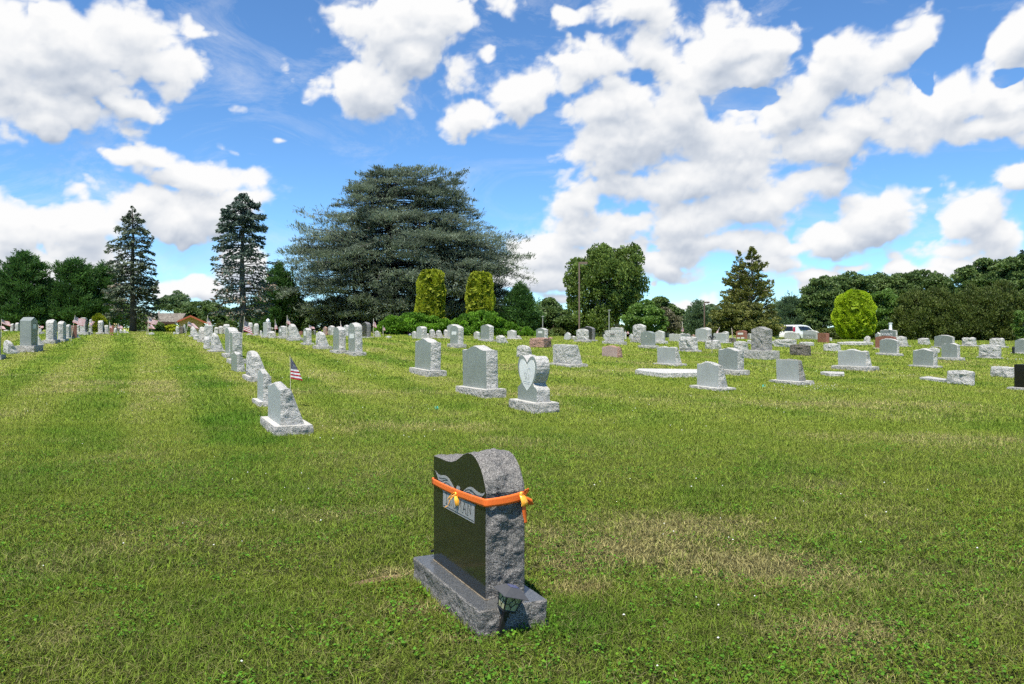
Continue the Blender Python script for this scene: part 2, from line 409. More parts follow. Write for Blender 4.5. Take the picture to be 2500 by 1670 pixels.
strip('bow_tail', [pt(K0, 0, .004, 0), pt(K0, -.014, .010, -.012), pt(K0, -.026, .012, -.030)], .010, M_BOW, (.4, .8, .3))
bm = bmesh.new(); bmesh.ops.create_icosphere(bm, subdivisions=2, radius=.010, matrix=Matrix.Translation(K0) @ Matrix.Diagonal((1.2, .8, 1.4, 1)))
from_bm('bow_knot', bm, M_BOW, rib, True)
K1 = Vector((xn + .030, yb_ - .035, (zSt + zSb) / 2 + .010)); ox_ = Vector((1, 0, 0))
def p2(a, b_, c): return K1 + Vector((b_, a, c))
strip('bow_loop', [p2(0, 0, 0), p2(.004, .016, -.018), p2(.010, .024, -.045), p2(.012, .018, -.066), p2(.010, .006, -.045), p2(.002, 0, -.004)], .040, M_BOW, (.0, 1, .12))
strip('bow_loop', [p2(0, 0, 0), p2(.022, .010, -.022), p2(.048, .014, -.036), p2(.070, .010, -.048), p2(.040, .002, -.050), p2(0, 0, -.01)], .034, M_RIB, (.1, -.42, .9))
strip('bow_loop', [p2(0, 0, 0), p2(.012, .010, .016), p2(.030, .010, .022), p2(.034, .006, .002), p2(.014, 0, -.006)], .034, M_RIB, (.1, .75, .65))
strip('bow_tail', [p2(.004, .010, -.02), p2(.010, .014, -.07), p2(.016, .012, -.12), p2(.024, .010, -.165)], .026, M_RIB, (0, 1, .15))
bm = bmesh.new(); bmesh.ops.create_icosphere(bm, subdivisions=2, radius=.011, matrix=Matrix.Translation(K1) @ Matrix.Diagonal((.8, 1.1, 1.4, 1)))
from_bm('bow_knot', bm, M_BOW, rib, True)
# ---------------------------------------------------------------- solar garden lanterns
M_LBLK = plain('black_plastic', (.010, .010, .010), .5, 0, .15, 40)
M_LROOF = plain('dark_grey_plastic', (.055, .055, .057), .6, 0, .1, 40)
M_SOLAR = plain('solar_cell', (.06, .07, .16), .12, 0, .1, 60)
M_LGLASS, nt, N, b = mat_new('yellowed_lantern_glass'); tc = N.new('ShaderNodeTexCoord')
nt.links.new(ramp(nt, noise_node(nt, 45, 3, .6, tc.outputs['Object']), [(.3, (.16, .17, .08)), (.7, (.42, .42, .24))]), b.inputs['Base Color']); setin(b, 'Roughness', .15)
def lantern(loc, rot, label):
    t = empty('garden_lantern', loc, rot=rot); tag(t, label, 'solar lantern', 'solar path lanterns at the dark monument')
    bm = bmesh.new()
    for v in box(bm, (-.016, -.016, -.03), (.016, .016, .152)):
        if v.co.z < 0: v.co.x *= .4; v.co.y *= .4
    box(bm, (-.040, -.040, .152), (.040, .040, .158)); from_bm('stake', bm, M_LBLK, t)
    bm = bmesh.new(); h0, h1, a, c = .158, .245, .036, .052
    vs = [bm.verts.new((sx * r, sy * r, z)) for z, r in ((h0, a), (h1, c)) for sx, sy in ((-1, -1), (1, -1), (1, 1), (-1, 1))]
    for i in range(4): bm.faces.new((vs[i], vs[(i + 1) % 4], vs[4 + (i + 1) % 4], vs[4 + i]))
    bm.faces.new(vs[:4][::-1]); bm.faces.new(vs[4:])
    from_bm('glass_cage', bm, M_LGLASS, t)
    bm = bmesh.new()
    def fp(side, uu, ww, out=.0012):
        r = a + (c - a) * ww; z = h0 + (h1 - h0) * ww; p = Vector((uu * r, -r - out, z))
        return Matrix.Rotation(side * math.pi / 2, 3, 'Z') @ p
    segs = [((-1, .42), (-.45, .45)), ((-.45, .45), (0, .22)), ((0, .22), (-.05, 0)), ((0, .22), (.45, .55)), ((.45, .55), (1, .5)), ((-.45, .45), (.05, .78)), ((.05, .78), (.45, .55)), ((.05, .78), (.1, 1)),
            ((-.97, 0), (-.97, 1)), ((.97, 0), (.97, 1)), ((-1, .015), (1, .015))]
    for sd in range(4):
        for p, q in segs: tube(bm, [fp(sd, *p), fp(sd, *q)], .0021 if abs(p[0]) < .9 or p[0] != q[0] else .0034, 5)
    from_bm('leading', bm, M_LBLK, t)
    bm = bmesh.new(); r0, r1, z0, z1 = .076, .033, .243, .282
    vs = [bm.verts.new((sx * r, sy * r, z)) for z, r in ((z0 - .004, r0), (z0, r0), (z1, r1)) for sx, sy in ((-1, -1), (1, -1), (1, 1), (-1, 1))]
    for l in (0, 4):
        for i in range(4): bm.faces.new((vs[l + i], vs[l + (i + 1) % 4], vs[l + 4 + (i + 1) % 4], vs[l + 4 + i]))
    bm.faces.new(vs[:4][::-1]); bm.faces.new(vs[8:]); rf = from_bm('roof', bm, M_LROOF, t)
    bm = bmesh.new(); box(bm, (-.027, -.027, z1 - .001), (.027, .027, z1 + .002)); from_bm('solar_panel', bm, M_SOLAR, rf)
    return t
lx, ly = ground(1217, 1556)
lantern((lx, ly, 0), (R(3), R(17), R(26)), 'black solar lantern with leaded glass leaning on the near end of the monument base')
q = BC + U * (BW * .955) + V * .13
lantern((q.x, q.y, HB + .040), (R(-84), 0, R(-62)), 'black solar lantern lying at the far end of the monument base')
# ---------------------------------------------------------------- gravestones measured from the photograph
REG = dict(A=(420, 700, 380 / 2348), B=(0, 760, 210 / 2348), L=(180, 740, 240 / 2348), M=(420, 760, 240 / 2348), N=(640, 760, 240 / 2348), C=(540, 840, 260 / 1699),
           D=(780, 740, 340 / 2348), E=(1080, 740, 420 / 2195), P=(1380, 740, 420 / 2348), G=(1680, 740, 420 / 2348), H=(2000, 740, 500 / 2348))
SN = [0]; STONES = []
def S(reg, xl, xc, xr, yt, yd, yb, kind, mat, label, base=None, tb=0.0, tf=0.0, slim=0.0, W=None, p=.11, left=False, panels=(), ymax=58.0, group=None, amp=None, T=None, Y=None, rockface=None, cap=False, name='gravestone', cat='gravestone', Hm=None):
    SN[0] += 1; ox, oy, sc = REG[reg]
    fx = lambda q: ox + q * sc; fy = lambda q: oy + q * sc
    pl, pc, pr = fx(xl), fx(xc), fx(xr); pt, pd, pb = fy(yt), fy(yd), fy(yb)
    gx, gy = ground(pc, pb, ymax)
    if Y: gy = Y; gx = pxx(pc, Y)
    has = base is not None
    a = A0 if not left else R(13)
    u, v = axes(a)
    Yd = gy + ((u[1] + v[1]) * p if has else 0)
    kc = (pc - CX) / F; cx_, cy_ = kc * Yd, Yd
    def span(px, d):
        k = (px - CX) / F; den = d[0] - k * d[1]
        return (k * cy_ - cx_) / den if abs(den) > 1e-4 else 99
    if not left:
        Wd = span(pl, u) if pc - pl > .5 else (W or .6)
        if not (.15 <= Wd <= 1.45) or W:
            W0 = W or (.8 if mat not in ('rock', 'old') else .6); best = None
            for da in range(-40, 41):
                uu, vv = axes(a + R(da)); X = cx_ + uu[0] * W0; YY = cy_ + uu[1] * W0
                e = abs(CX + F * X / YY - pl) + abs(da) * .12
                if best is None or e < best[0]: best = (e, a + R(da))
            a = best[1]; u, v = axes(a); Wd = W0
        Td = span(pr, v); Td = clamp(Td, .12, 1.6) if T is None else T
        cor = Vector((cx_, cy_, 0)); mid = cor + Vector((*u, 0)) * Wd / 2 + Vector((*v, 0)) * Td / 2
    else:
        Wd = W or .75; best = None
        for da in range(-25, 26):
            uu, vv = axes(a + R(da)); X = cx_ + uu[0] * Wd; YY = cy_ + uu[1] * Wd
            e = abs(CX + F * X / YY - pr) + abs(da) * .1
            if best is None or e < best[0]: best = (e, a + R(da))
        a = best[1]; u, v = axes(a)
        Td = clamp(span(pl, (-v[0], -v[1])), .12, 1.2)
        cor = Vector((cx_, cy_, 0)); mid = cor + Vector((*u, 0)) * Wd / 2 - Vector((*v, 0)) * Td / 2
    z0 = terrain(mid.x, mid.y)
    if has:
        gz = terrain(gx, gy); hb = clamp(pxz(pd, Yd) - gz, .07, .42); zb = gz + hb
    else: hb = 0; zb = min(terrain(cor.x, cor.y), pxz(pd, Yd)) - .0
    H = Hm or max(.1, pxz(pt, Yd) - zb)
    far = Yd; step = clamp(far * .0032, .028, .16)
    t = empty(name, (mid.x, mid.y, zb - hb), rzof(a))
    tag(t, label, cat, group)
    mf, mr = MATS[mat]; rk = mat in ('rock', 'old', 'brown', 'redrock') if rockface is None else rockface
    if cap: rk = True
    am = amp * 1.3 if amp is not None else (.042 if mat in ('rock', 'old', 'brown', 'redrock') else .034)
    if mat in ('mid', 'black', 'red'): am = .004
    bm = stone_bm(profile(kind, Wd, H), Wd, Td, H, step, am, rock_faces=rk, taper_b=tb, taper_f=tf, seed=SN[0] * .77, slim=slim, top_smooth=cap)
    o = from_bm('tablet' if has else 'block', bm, (mf, mr), t); o.location.z = hb - .0
    if not has: o.location.z = -.02
    if has:
        bw, bt = Wd + 2 * p, Td + 2 * p
        bb = base_bm(bw, bt, hb + .03, step * 1.0, .026, SN[0] * 1.3)
        b = from_bm('base', bb, (G_BTOP, G_BASE if mat != 'white' else G_ROCK), t); b.location.z = -.03
    for (x0, x1, za, zc_, pm) in panels:                    # fractions of width / height on the front face
        bm = bmesh.new(); s = -1 if not left else 1
        yy = -Td / 2 if s < 0 else Td / 2
        box(bm, (-Wd / 2 + Wd * x0, yy - .006 if s < 0 else yy - .01, H * za), (-Wd / 2 + Wd * x1, yy + .01 if s < 0 else yy + .006, H * zc_))
        q = from_bm('inscription_panel', bm, pm, o)
    t.rotation_euler.x = R(random.gauss(0, .7)); t.rotation_euler.y = R(random.gauss(0, .5))
    STONES.append(t); t['w'] = Wd; del t['w']
    return t, o, (Wd, Td, H, hb)
PQ = lambda a, b, c, d: ((a, b, c, d, G_PLAQUE),)
# -- row left of centre, near to far
S('C', 745, 945, 1330, 680, 1300, 1475, 'serp', 'light', 'nearest pale slant-backed gravestone on a rough base left of the small standing flag', base=1, tb=.62, p=.10)
S('C', 577, 668, 880, 432, 920, 1005, 'serp', 'light', 'second pale slant-backed gravestone, directly behind the nearest one in the left centre row', base=1, tb=.6, p=.09)
S('C', 395, 490, 745, 135, 525, 612, 'dome', 'rock', 'rounded rough grey boulder gravestone, third in the left centre row', base=1, tb=.62, slim=.12, p=.08, amp=.03)
S('C', 163, 255, 392, 125, 442, 448, 'serp', 'grey', 'small grey slant-backed gravestone without a base, fourth in the left centre row', tb=.45)
S('A', 880, 915, 1062, 693, 1095, 1170, 'flat', 'grey', 'tall narrow gravestone with rock-faced side and white top, right one of the tall pair', base=1, W=.75)
S('A', 800, 862, 1000, 625, 1010, 1082, 'oval', 'grey', 'tall narrow gravestone with smooth grey face, left one of the tall pair', base=1, W=.85)
S('A', 580, 640, 782, 715, 960, 990, 'dome', 'rock', 'rough boulder gravestone sloping to the right, just left of the tall pair', base=1, tb=.7, slim=.15, W=.6)
S('A', 480, 500, 578, 750, 920, 945, 'half', 'rock', 'small rounded rough gravestone tucked against the sloping boulder', tb=.2, slim=.1, W=.45)
S('A', 486, 502, 608, 588, 820, 850, 'flat', 'rock', 'square-topped rock-faced gravestone with a flag behind it', base=1, W=.7)
S('A', 412, 425, 485, 615, 800, 842, 'half', 'rock', 'slim rounded rough gravestone left of the square-topped one', base=1, W=.5)
S('A', 280, 310, 410, 603, 735, 760, 'half', 'rock', 'cone-shaped rough gravestone with a fluttering flag behind it', tb=.75, slim=.2, W=.6, base=1)
S('A', 330, 345, 412, 730, 795, 802, 'low', 'rock', 'low rough footstone before the cone-shaped gravestone', W=.4)
S('A', 58, 72, 108, 598, 712, 716, 'dome', 'rock', 'small pale rough gravestone in front of the house gable', W=.5, tb=.3)
S('A', 16, 24, 50, 685, 720, 722, 'flat', 'white', 'tiny white block on the lawn in front of the house', W=.25)
S('A', 168, 178, 207, 574, 695, 702, 'flat', 'grey', 'small white-topped gravestone before the house window', W=.5)
S('A', 640, 650, 697, 613, 712, 716, 'oval', 'rock', 'leftmost small rough stone of the distant cluster before the spruce trunk', W=.5)
S('A', 702, 715, 765, 595, 712, 716, 'oval', 'rock', 'middle small rough stone of the distant cluster before the spruce trunk', W=.5)
S('A', 778, 790, 868, 568, 712, 718, 'oval', 'rock', 'tallest rough stone of the distant cluster before the spruce trunk', W=.6)
S('A', 1150, 1165, 1212, 546, 712, 738, 'dome', 'rock', 'rock-faced gravestone right behind the large flag by the spruce', base=1, W=.55)
S('A', 1235, 1250, 1303, 562, 725, 742, 'dome', 'rock', 'slim rock-faced gravestone right of the spruce trunk', base=1, W=.5)
S('A', 1312, 1335, 1376, 660, 730, 742, 'oval', 'white', 'low bright white marker left of the urn-topped gravestone', W=.5, tb=.5)
ut, uo, ud = S('A', 1375, 1430, 1493, 535, 742, 776, 'flat', 'light', 'pale gravestone carrying a small white urn on its top', base=1)
S('A', 1452, 1475, 1575, 675, 772, 782, 'dome', 'rock', 'low pale boulder just right of the urn-topped gravestone', tb=.3, W=.5)
S('A', 1605, 1660, 1752, 597, 750, 790, 'serp', 'grey', 'grey gravestone with a small white panel left of the big sloping boulder stone', base=1, tb=.1, panels=PQ(.25, .7, .45, .75))
S('A', 1755, 1800, 1950, 570, 772, 822, 'dome', 'rock', 'big rough boulder gravestone sloping right, with a flag at its left', base=1, tb=.62, slim=.12, W=.75)
S('A', 1980, 2030, 2105, 628, 850, 885, 'oval', 'grey', 'narrow gravestone with rock side and white panel right of the big boulder stone', base=1, panels=PQ(.2, .8, .5, .8))
S('N', 1280, 1400, 1600, 505, 830, 915, 'dome', 'rock', 'rough pyramid-like gravestone on a pale base left of the two tall stones', base=1, tb=.62, slim=.15, W=.8)
S('N', 885, 915, 965, 470, 560, 575, 'flat', 'red', 'small dark red stone between the boulder and the panelled stone', W=.4)
S('N', 1195, 1245, 1287, 450, 560, 575, 'oval', 'dark', 'small dark green granite stone with a flag lying over it', W=.5)
S('N', 1455, 1520, 1568, 370, 565, 578, 'serp', 'pink', 'distant pinkish gravestone under the cedar left of the panelled stone', W=.8)
S('N', 1575, 1662, 1740, 343, 570, 582, 'oval', 'light', 'distant pale gravestone with white panel under the cedar', panels=PQ(.15, .85, .55, .8))
S('N', 1950, 2010, 2090, 333, 570, 600, 'oval', 'light', 'distant pale panelled gravestone half hidden by the tallest stone', base=1, panels=PQ(.15, .7, .55, .8))
S('D', 228, 325, 440, 408, 800, 858, 'oval', 'grey', 'tall grey gravestone with smooth face, left of the one with a white square panel', base=1)
S('D', 492, 603, 727, 340, 832, 896, 'oval', 'grey', 'tallest gravestone of the middle row with a small white square panel', base=1, panels=PQ(.2, .85, .48, .64))
S('D', 700, 795, 862, 325, 570, 592, 'oval', 'dark', 'dark granite gravestone under the cedar branches', base=1)
S('D', 930, 990, 1042, 468, 573, 578, 'serp', 'white', 'small bright white gravestone sloping right before the green hedge', tb=.7)
S('D', 1108, 1130, 1215, 560, 582, 588, 'flat', 'white', 'flat pale marker low on the grass before the hedge', W=.6)
S('D', 1560, 1600, 1640, 475, 598, 604, 'serp', 'white', 'small white marker with purple flowers at its left', W=.7)
S('D', 1635, 1718, 1808, 388, 603, 614, 'oval', 'light', 'pale upright gravestone before the hedge under the left golden arborvitae')
S('D', 1800, 1820, 1860, 510, 590, 596, 'oval', 'rock', 'tiny rough stone hidden behind the pale upright gravestone', W=.4, tb=.5)
S('D', 1858, 1895, 1968, 452, 570, 594, 'oval', 'rock', 'left one of three small rough slant stones before the hedge', base=1, tb=.5, W=.6)
S('D', 1972, 2005, 2085, 465, 573, 598, 'oval', 'rock', 'middle one of three small rough slant stones before the hedge', base=1, tb=.5, W=.6)
S('D', 2100, 2120, 2160, 458, 573, 600, 'oval', 'rock', 'right one of three small rough slant stones before the hedge', base=1, W=.6)
S('D', 1605, 1868, 2038, 612, 1132, 1248, 'serp', 'grey', 'wide grey gravestone with curved top and light scratch marks, left of the plain wide one', base=1, p=.13)
S('E', 62, 150, 236, 275, 455, 462, 'oval', 'light', 'pale gravestone directly behind the one with a small white panel', base=1)
S('E', 97, 195, 267, 290, 522, 574, 'oval', 'grey', 'grey upright gravestone with a small white panel near its top, in front of the hedge', base=1, panels=PQ(.2, .8, .5, .68))
S('E', 265, 567, 713, 560, 1105, 1222, 'serp', 'grey', 'wide plain grey gravestone with arched top left of the heart stone', base=1, p=.13)
S('E', 400, 445, 482, 362, 452, 462, 'gable', 'white', 'small white gabled marker left of the grey upright stone under the right arborvitae', W=.6)
S('E', 487, 597, 652, 278, 465, 495, 'oval', 'grey', 'grey upright gravestone on a wide base beneath the right golden arborvitae', base=1)
S('E', 690, 740, 845, 415, 508, 512, 'dome', 'rock', 'low rough boulder marker right of the grey stone on a wide base', tb=.5, W=.7)
S('E', 830, 900, 948, 350, 452, 464, 'oval', 'white', 'pale rounded gravestone with a sloped slab leaning beside it', base=1, W=.8)
S('E', 948, 975, 1026, 420, 458, 464, 'flat', 'rock', 'low sloped slab right of the pale rounded gravestone', tb=.7, W=.5)
S('E', 1197, 1300, 1347, 318, 455, 462, 'oval', 'grey', 'grey gravestone with white panel above the rough red stone', panels=PQ(.25, .75, .55, .75))
S('E', 1115, 1290, 1400, 445, 560, 572, 'low', 'redrock', 'low rough reddish stone block', tb=.25, amp=.03)
S('E', 950, 1070, 1152, 543, 700, 706, 'dome', 'rock', 'rough grey stone partly hidden behind the heart stone', tb=.4)
S('E', 1415, 1650, 1790, 542, 782, 824, 'flat', 'rock', 'broad rough granite block with sloping right side, right of the heart stone', base=1, tb=.42, amp=.02, p=.12)
S('E', 1545, 1600, 1642, 375, 465, 470, 'swell', 'light', 'white stone leaning left beneath the deciduous tree', tb=.0, tf=.5, W=.7)
S('E', 1642, 1670, 1702, 420, 463, 468, 'dome', 'white', 'low white rounded marker left of the round rough stone', W=.5)
S('E', 1352, 1380, 1406, 438, 457, 462, 'flat', 'redrock', 'tiny pinkish stone in the distance beside the panelled stone', W=.4)
S('P', 157, 300, 312, 358, 502, 538, 'oval', 'rock', 'round-topped rough white gravestone in front of the dark one', base=1, W=1.0)
S('P', 215, 365, 407, 325, 500, 524, 'oval', 'dark', 'dark polished gravestone behind the round-topped rough one', base=1)
S('P', 515, 530, 545, 428, 488, 492, 'oval', 'white', 'narrow white stone standing just left of the broad rough family stone', W=.4)
S('P', 620, 765, 798, 335, 480, 500, 'flat', 'light', 'pale sloping-topped gravestone seen behind the broad rough family stone', Y=60, W=1.3)
fs, fo, fd = S('P', 540, 768, 800, 375, 524, 572, 'low', 'rock', 'broad rough family stone with raised dark lettering', base=1, W=1.7, amp=.014)
S('P', 800, 812, 832, 400, 488, 495, 'flat', 'white', 'narrow white stone between the family stone and the tall rough pillar', W=.4)
S('P', 865, 900, 928, 420, 490, 498, 'swell', 'light', 'small leaning stone left of the tall rough pillar', tf=.5, W=.5)
S('P', 925, 1060, 1103, 295, 485, 548, 'oval', 'rock', 'tall rough pillar gravestone with a dark band across', base=1, W=1.1)
ls, lo, ld = S('P', 1033, 1185, 1232, 385, 580, 624, 'oval', 'mid', 'dark grey polished gravestone with faint light lettering', base=1, panels=())
S('P', 1228, 1322, 1363, 383, 515, 560, 'oval', 'white', 'white gravestone just right of the dark grey polished one', base=1)
S('P', 1415, 1560, 1578, 420, 520, 526, 'low', 'white', 'low white gravestone left of the grey panelled one in the distance', W=1.2)
S('P', 1560, 1690, 1710, 418, 515, 522, 'low', 'grey', 'low grey gravestone with a white panel behind the cracked rough block', panels=PQ(.1, .62, .45, .7))
S('P', 1560, 1765, 1812, 475, 645, 674, 'low', 'rock', 'cracked rough stone block with deep dark seams', base=1, amp=.05, tb=.2)
S('P', 1720, 1745, 1776, 430, 480, 486, 'gable', 'pink', 'small brownish slope seen left of the large pale upright stone', W=.6)
S('P', 1850, 1960, 1998, 333, 500, 520, 'oval', 'light', 'pale gravestone whose top shows behind the large pale upright stone', Y=61)
S('P', 1775, 1932, 1992, 345, 515, 536, 'oval', 'light', 'large pale upright gravestone with smooth bluish face', base=1)
S('P', 1912, 2040, 2136, 508, 630, 634, 'low', 'rock', 'low rough stone behind the iron flower hook', tb=.3)
S('P', 2142, 2205, 2236, 385, 470, 500, 'oval', 'white', 'pale rounded stone peeking out behind the wide pale one', Y=60)
S('P', 2022, 2190, 2237, 412, 538, 553, 'low', 'light', 'wide pale gravestone with streaks right of the iron flower hook', base=1, tb=.3)
S('P', 2235, 2300, 2332, 475, 542, 546, 'low', 'brown', 'low dark purplish stone left of the red panelled gravestone', W=.9)
S('P', 500, 708, 786, 587, 740, 746, 'serp', 'pink', 'low pink granite gravestone without a base', tb=.35, amp=.03)
S('P', 1257, 1505, 1593, 610, 835, 864, 'flat', 'light', 'pale slant-backed gravestone on a thin base left of the long white slab', base=1, tb=.6, p=.12)
S('G', 120, 413, 542, 820, 1155, 1208, 'serp', 'light', 'pale slant-backed gravestone at the right end of the long white slab', base=1, tb=.6, p=.13)
S('G', 413, 675, 762, 620, 915, 992, 'serp', 'grey', 'grey gravestone with curved top behind the pale slant-backed one', base=1)
S('G', 622, 745, 826, 525, 658, 662, 'low', 'rock', 'small rough stone left of the big rough peaked monument', tb=.3)
S('G', 862, 1050, 1142, 325, 650, 778, 'gable', 'old', 'big rough grey monument with a peaked smooth cap', base=1, amp=.03, cap=True, p=.2)
S('G', 655, 778, 808, 370, 490, 494, 'oval', 'red', 'red polished gravestone with three white panels', panels=((.2, .8, .55, .75, G_PLAQUE), (.1, .42, .1, .26, G_PLAQUE), (.55, .9, .1, .26, G_PLAQUE)))
S('G', 808, 845, 864, 420, 490, 494, 'flat', 'white', 'small white stone between the red stone and the rough monument', W=.7)
S('G', 1170, 1435, 1478, 498, 605, 610, 'low', 'rock', 'long low rough stone in front of the white car', W=1.5)
S('G', 808, 845, 864, 510, 556, 560, 'flat', 'rock', 'bit of a low rough stone left of the rough monument', W=.6)
S('G', 1140, 1160, 1180, 520, 562, 566, 'flat', 'rock', 'bit of a low rough stone right of the rough monument', W=.5)
S('G', 1520, 1640, 1716, 535, 583, 588, 'low', 'rock', 'flat rough stone above the dark brown block', W=1.0)
S('G', 1388, 1600, 1682, 570, 715, 724, 'low', 'brown', 'dark weathered brown stone block', tb=.25, amp=.03)
S('G', 1850, 2010, 2086, 558, 655, 662, 'low', 'rock', 'small rough stone midway between the brown block and the wide pale stone', tb=.2, amp=.03)
S('G', 1210, 1515, 1612, 785, 1068, 1128, 'flat', 'lightold', 'stained pale slant-backed gravestone on a thin base', base=1, tb=.55, p=.13)
S('G', 1315, 1480, 1522, 395, 500, 506, 'oval', 'white', 'white round-topped gravestone in front of the car door', Y=60, W=1.3)
S('G', 1565, 1750, 1780, 370, 512, 518, 'oval', 'light', 'pale gravestone with dark inset and white panel beside the car bonnet', Y=60, panels=((.04, .94, .02, .60, G_FACE), (.22, .78, .25, .42, G_PLAQUE)))
S('G', 1768, 1882, 1926, 405, 535, 544, 'flat', 'red', 'square reddish-brown granite stone right of the car', W=1.0)
S('G', 1925, 1940, 1953, 475, 515, 520, 'flat', 'white', 'tiny white stone right of the square reddish-brown one', W=.35)
S('H', 205, 420, 640, 450, 475, 486, 'low', 'rock', 'long low rough ledge below the golden dome shrub', W=1.4, T=1.4)
S('H', 508, 560, 586, 378, 445, 450, 'swell', 'rock', 'wedge-shaped rough stone right below the golden dome shrub', tf=.6, W=.6)
vs_, vo, vd = S('H', 697, 880, 898, 305, 470, 480, 'low', 'grey', 'tall grey gravestone with a light family name and a white vase on top', W=1.35)
S('H', 645, 690, 700, 335, 470, 476, 'gable', 'white', 'pale stone edge seen left of the tall lettered gravestone', W=.6)
S('H', 643, 865, 886, 378, 527, 535, 'oval', 'red', 'red-brown gravestone between the lettered stone and the grey one before it', W=1.35, base=1, p=.08)
S('H', 692, 890, 918, 413, 578, 610, 'oval', 'grey', 'grey gravestone on a wide base in front of the red-brown one', base=1)
S('H', 870, 960, 1020, 388, 488, 503, 'low', 'rock', 'rough sloping stone right behind the grey and red-brown pair', tb=.4, base=1)
S('H', 1133, 1225, 1280, 403, 474, 482, 'low', 'rock', 'small rough stone standing alone before the dark yews', tb=.4)
S('H', 1318, 1525, 1550, 373, 505, 526, 'oval', 'grey', 'wide grey gravestone before the gap between the two dark yews', base=1, W=1.35)
S('H', 1255, 1340, 1382, 520, 572, 580, 'low', 'rock', 'low dark rough marker behind the curved grey stone', W=.9)
S('H', 1075, 1307, 1357, 533, 722, 748, 'serp', 'grey', 'grey gravestone with curved top and rock side on a thin base', base=1)
S('H', 1403, 1583, 1619, 465, 627, 664, 'oval', 'grey', 'grey gravestone on a rough wide base right of the curved grey one', base=1)
S('H', 1640, 1765, 1806, 400, 488, 500, 'low', 'rock', 'left one of two small rough stones before the right yew', tb=.3, base=1)
S('H', 1955, 2090, 2135, 408, 498, 516, 'low', 'rock', 'right one of two small rough stones before the right yew', tb=.3, base=1)
S('H', 1830, 2045, 2083, 485, 630, 642, 'low', 'rock', 'rough stone with an overhanging left edge near the right margin', base=1, p=.06, amp=.03)
S('H', 2242, 2390, 2420, 415, 570, 588, 'oval', 'grey', 'grey gravestone cut by the right edge of the view, black lantern at its left', base=1)
S('H', 217, 535, 606, 542, 730, 785, 'serp', 'light', 'wide pale slant-backed gravestone on a rough base in the right field', base=1, tb=.5, p=.14)
S('H', 1468, 1745, 1782, 780, 940, 950, 'low', 'rock', 'rough gravestone at the end of a flat grave slab', amp=.03)
S('H', 1968, 2205, 2242, 730, 850, 860, 'low', 'rock', 'rough low stone left of the black polished gravestone', amp=.03)
S('H', 2237, 2520, 2560, 710, 990, 1022, 'flat', 'black', 'black polished gravestone at the right edge of the view', base=1)
# -- left field (stones seen from behind their right shoulder)
S('B', 545, 850, 1030, 160, 940, 1125, 'gable', 'mid', 'tall grey polished monument with dark right face on a rock base, nearest on the left', left=True, base=1, p=.16, W=.8, panels=PQ(.25, .7, .6, .75))
S('B', 1253, 1452, 1562, 240, 780, 892, 'oval', 'rock', 'rock-faced tall gravestone with dark right face, second along the left row', left=True, base=1, p=.12, W=.75, rockface=False)
S('B', 1575, 1720, 1808, 280, 765, 838, 'oval', 'rock', 'rock-faced tall gravestone with dark right face, third along the left row', left=True, base=1, p=.1, W=.75, rockface=False)
S('B', 1805, 1890, 1952, 370, 715, 762, 'oval', 'rock', 'smaller rock-faced gravestone, fourth along the left row', left=True, base=1, p=.1, W=.7, rockface=False)
S('B', 95, 215, 560, 800, 1160, 1168, 'dome', 'rock', 'rough boulder marker sloping right in front of the tall grey polished monument', tb=.8, W=.55)
S('B', 1000, 1040, 1245, 680, 945, 948, 'flat', 'light', 'smooth pale slant marker just right behind the tall grey polished monument', tb=.95, W=.5)
S('B', 1900, 1960, 2095, 380, 560, 700, 'flat', 'red', 'brownish stone behind the flag between two left row stones', W=.6, Y=45)
S('B', 1970, 2000, 2198, 530, 735, 742, 'dome', 'rock', 'small rough boulder sloping right by the foot of the left row flag', tb=.8, W=.5)
S('B', 285, 345, 405, 340, 543, 550, 'oval', 'rock', 'left one of two distant rough stones behind the tall grey polished monument', left=True, W=.6)
S('B', 415, 495, 535, 315, 545, 552, 'oval', 'rock', 'right one of two distant rough stones behind the tall grey polished monument', left=True, W=.6)
S('B', 110, 130, 240, 515, 548, 552, 'flat', 'rock', 'flat pale slab behind the boulder marker at far left', W=.5)
S('B', 1040, 1090, 1130, 480, 560, 630, 'flat', 'light', 'small distant pale stone on a wide base beneath a lying flag', base=1, W=.4)
S('B', -260, -80, 24, 498, 1200, 1335, 'oval', 'mid', 'tall dark stone cut by the left edge of the view', left=True, base=1, p=.14, W=.8)
S('L', 150, 272, 322, 352, 690, 768, 'flat', 'light', 'tall white smooth gravestone before the golden globe shrub', left=True, base=1, p=.2, W=.7, panels=((.2, .85, .1, .85, G_BROWN),))
S('L', 75, 130, 150, 525, 670, 690, 'flat', 'rock', 'small rough stone left of the tall white gravestone', left=True, W=.4)
S('L', 583, 690, 722, 420, 700, 748, 'dome', 'rock', 'slim tall rock-faced gravestone right of the golden globe shrub', left=True, base=1, p=.12, W=.5, rockface=False)
S('L', 735, 815, 832, 535, 700, 745, 'dome', 'rock', 'short rock-faced gravestone right of the slim tall one', left=True, base=1, p=.05, W=.4)
S('L', 872, 950, 972, 528, 708, 715, 'flat', 'red', 'reddish-brown granite stone with a small flag on its left', left=True, W=.5)
S('L', 975, 1012, 1024, 588, 712, 722, 'dome', 'rock', 'thin grey stone holding a flower wreath', left=True, W=.35)
S('L', 1095, 1120, 1185, 620, 715, 722, 'half', 'rock', 'left one of the small pointed stones near the first spruce', tb=.6, W=.4)
S('L', 1190, 1210, 1262, 630, 718, 723, 'half', 'rock', 'middle one of the small pointed stones near the first spruce', tb=.6, W=.4)
S('L', 1262, 1275, 1302, 680, 720, 724, 'half', 'rock', 'right and smallest of the pointed stones near the first spruce', tb=.6, W=.3)
S('L', 1785, 1800, 1925, 705, 755, 760, 'low', 'white', 'low white rough block under the paired flags', W=.5)
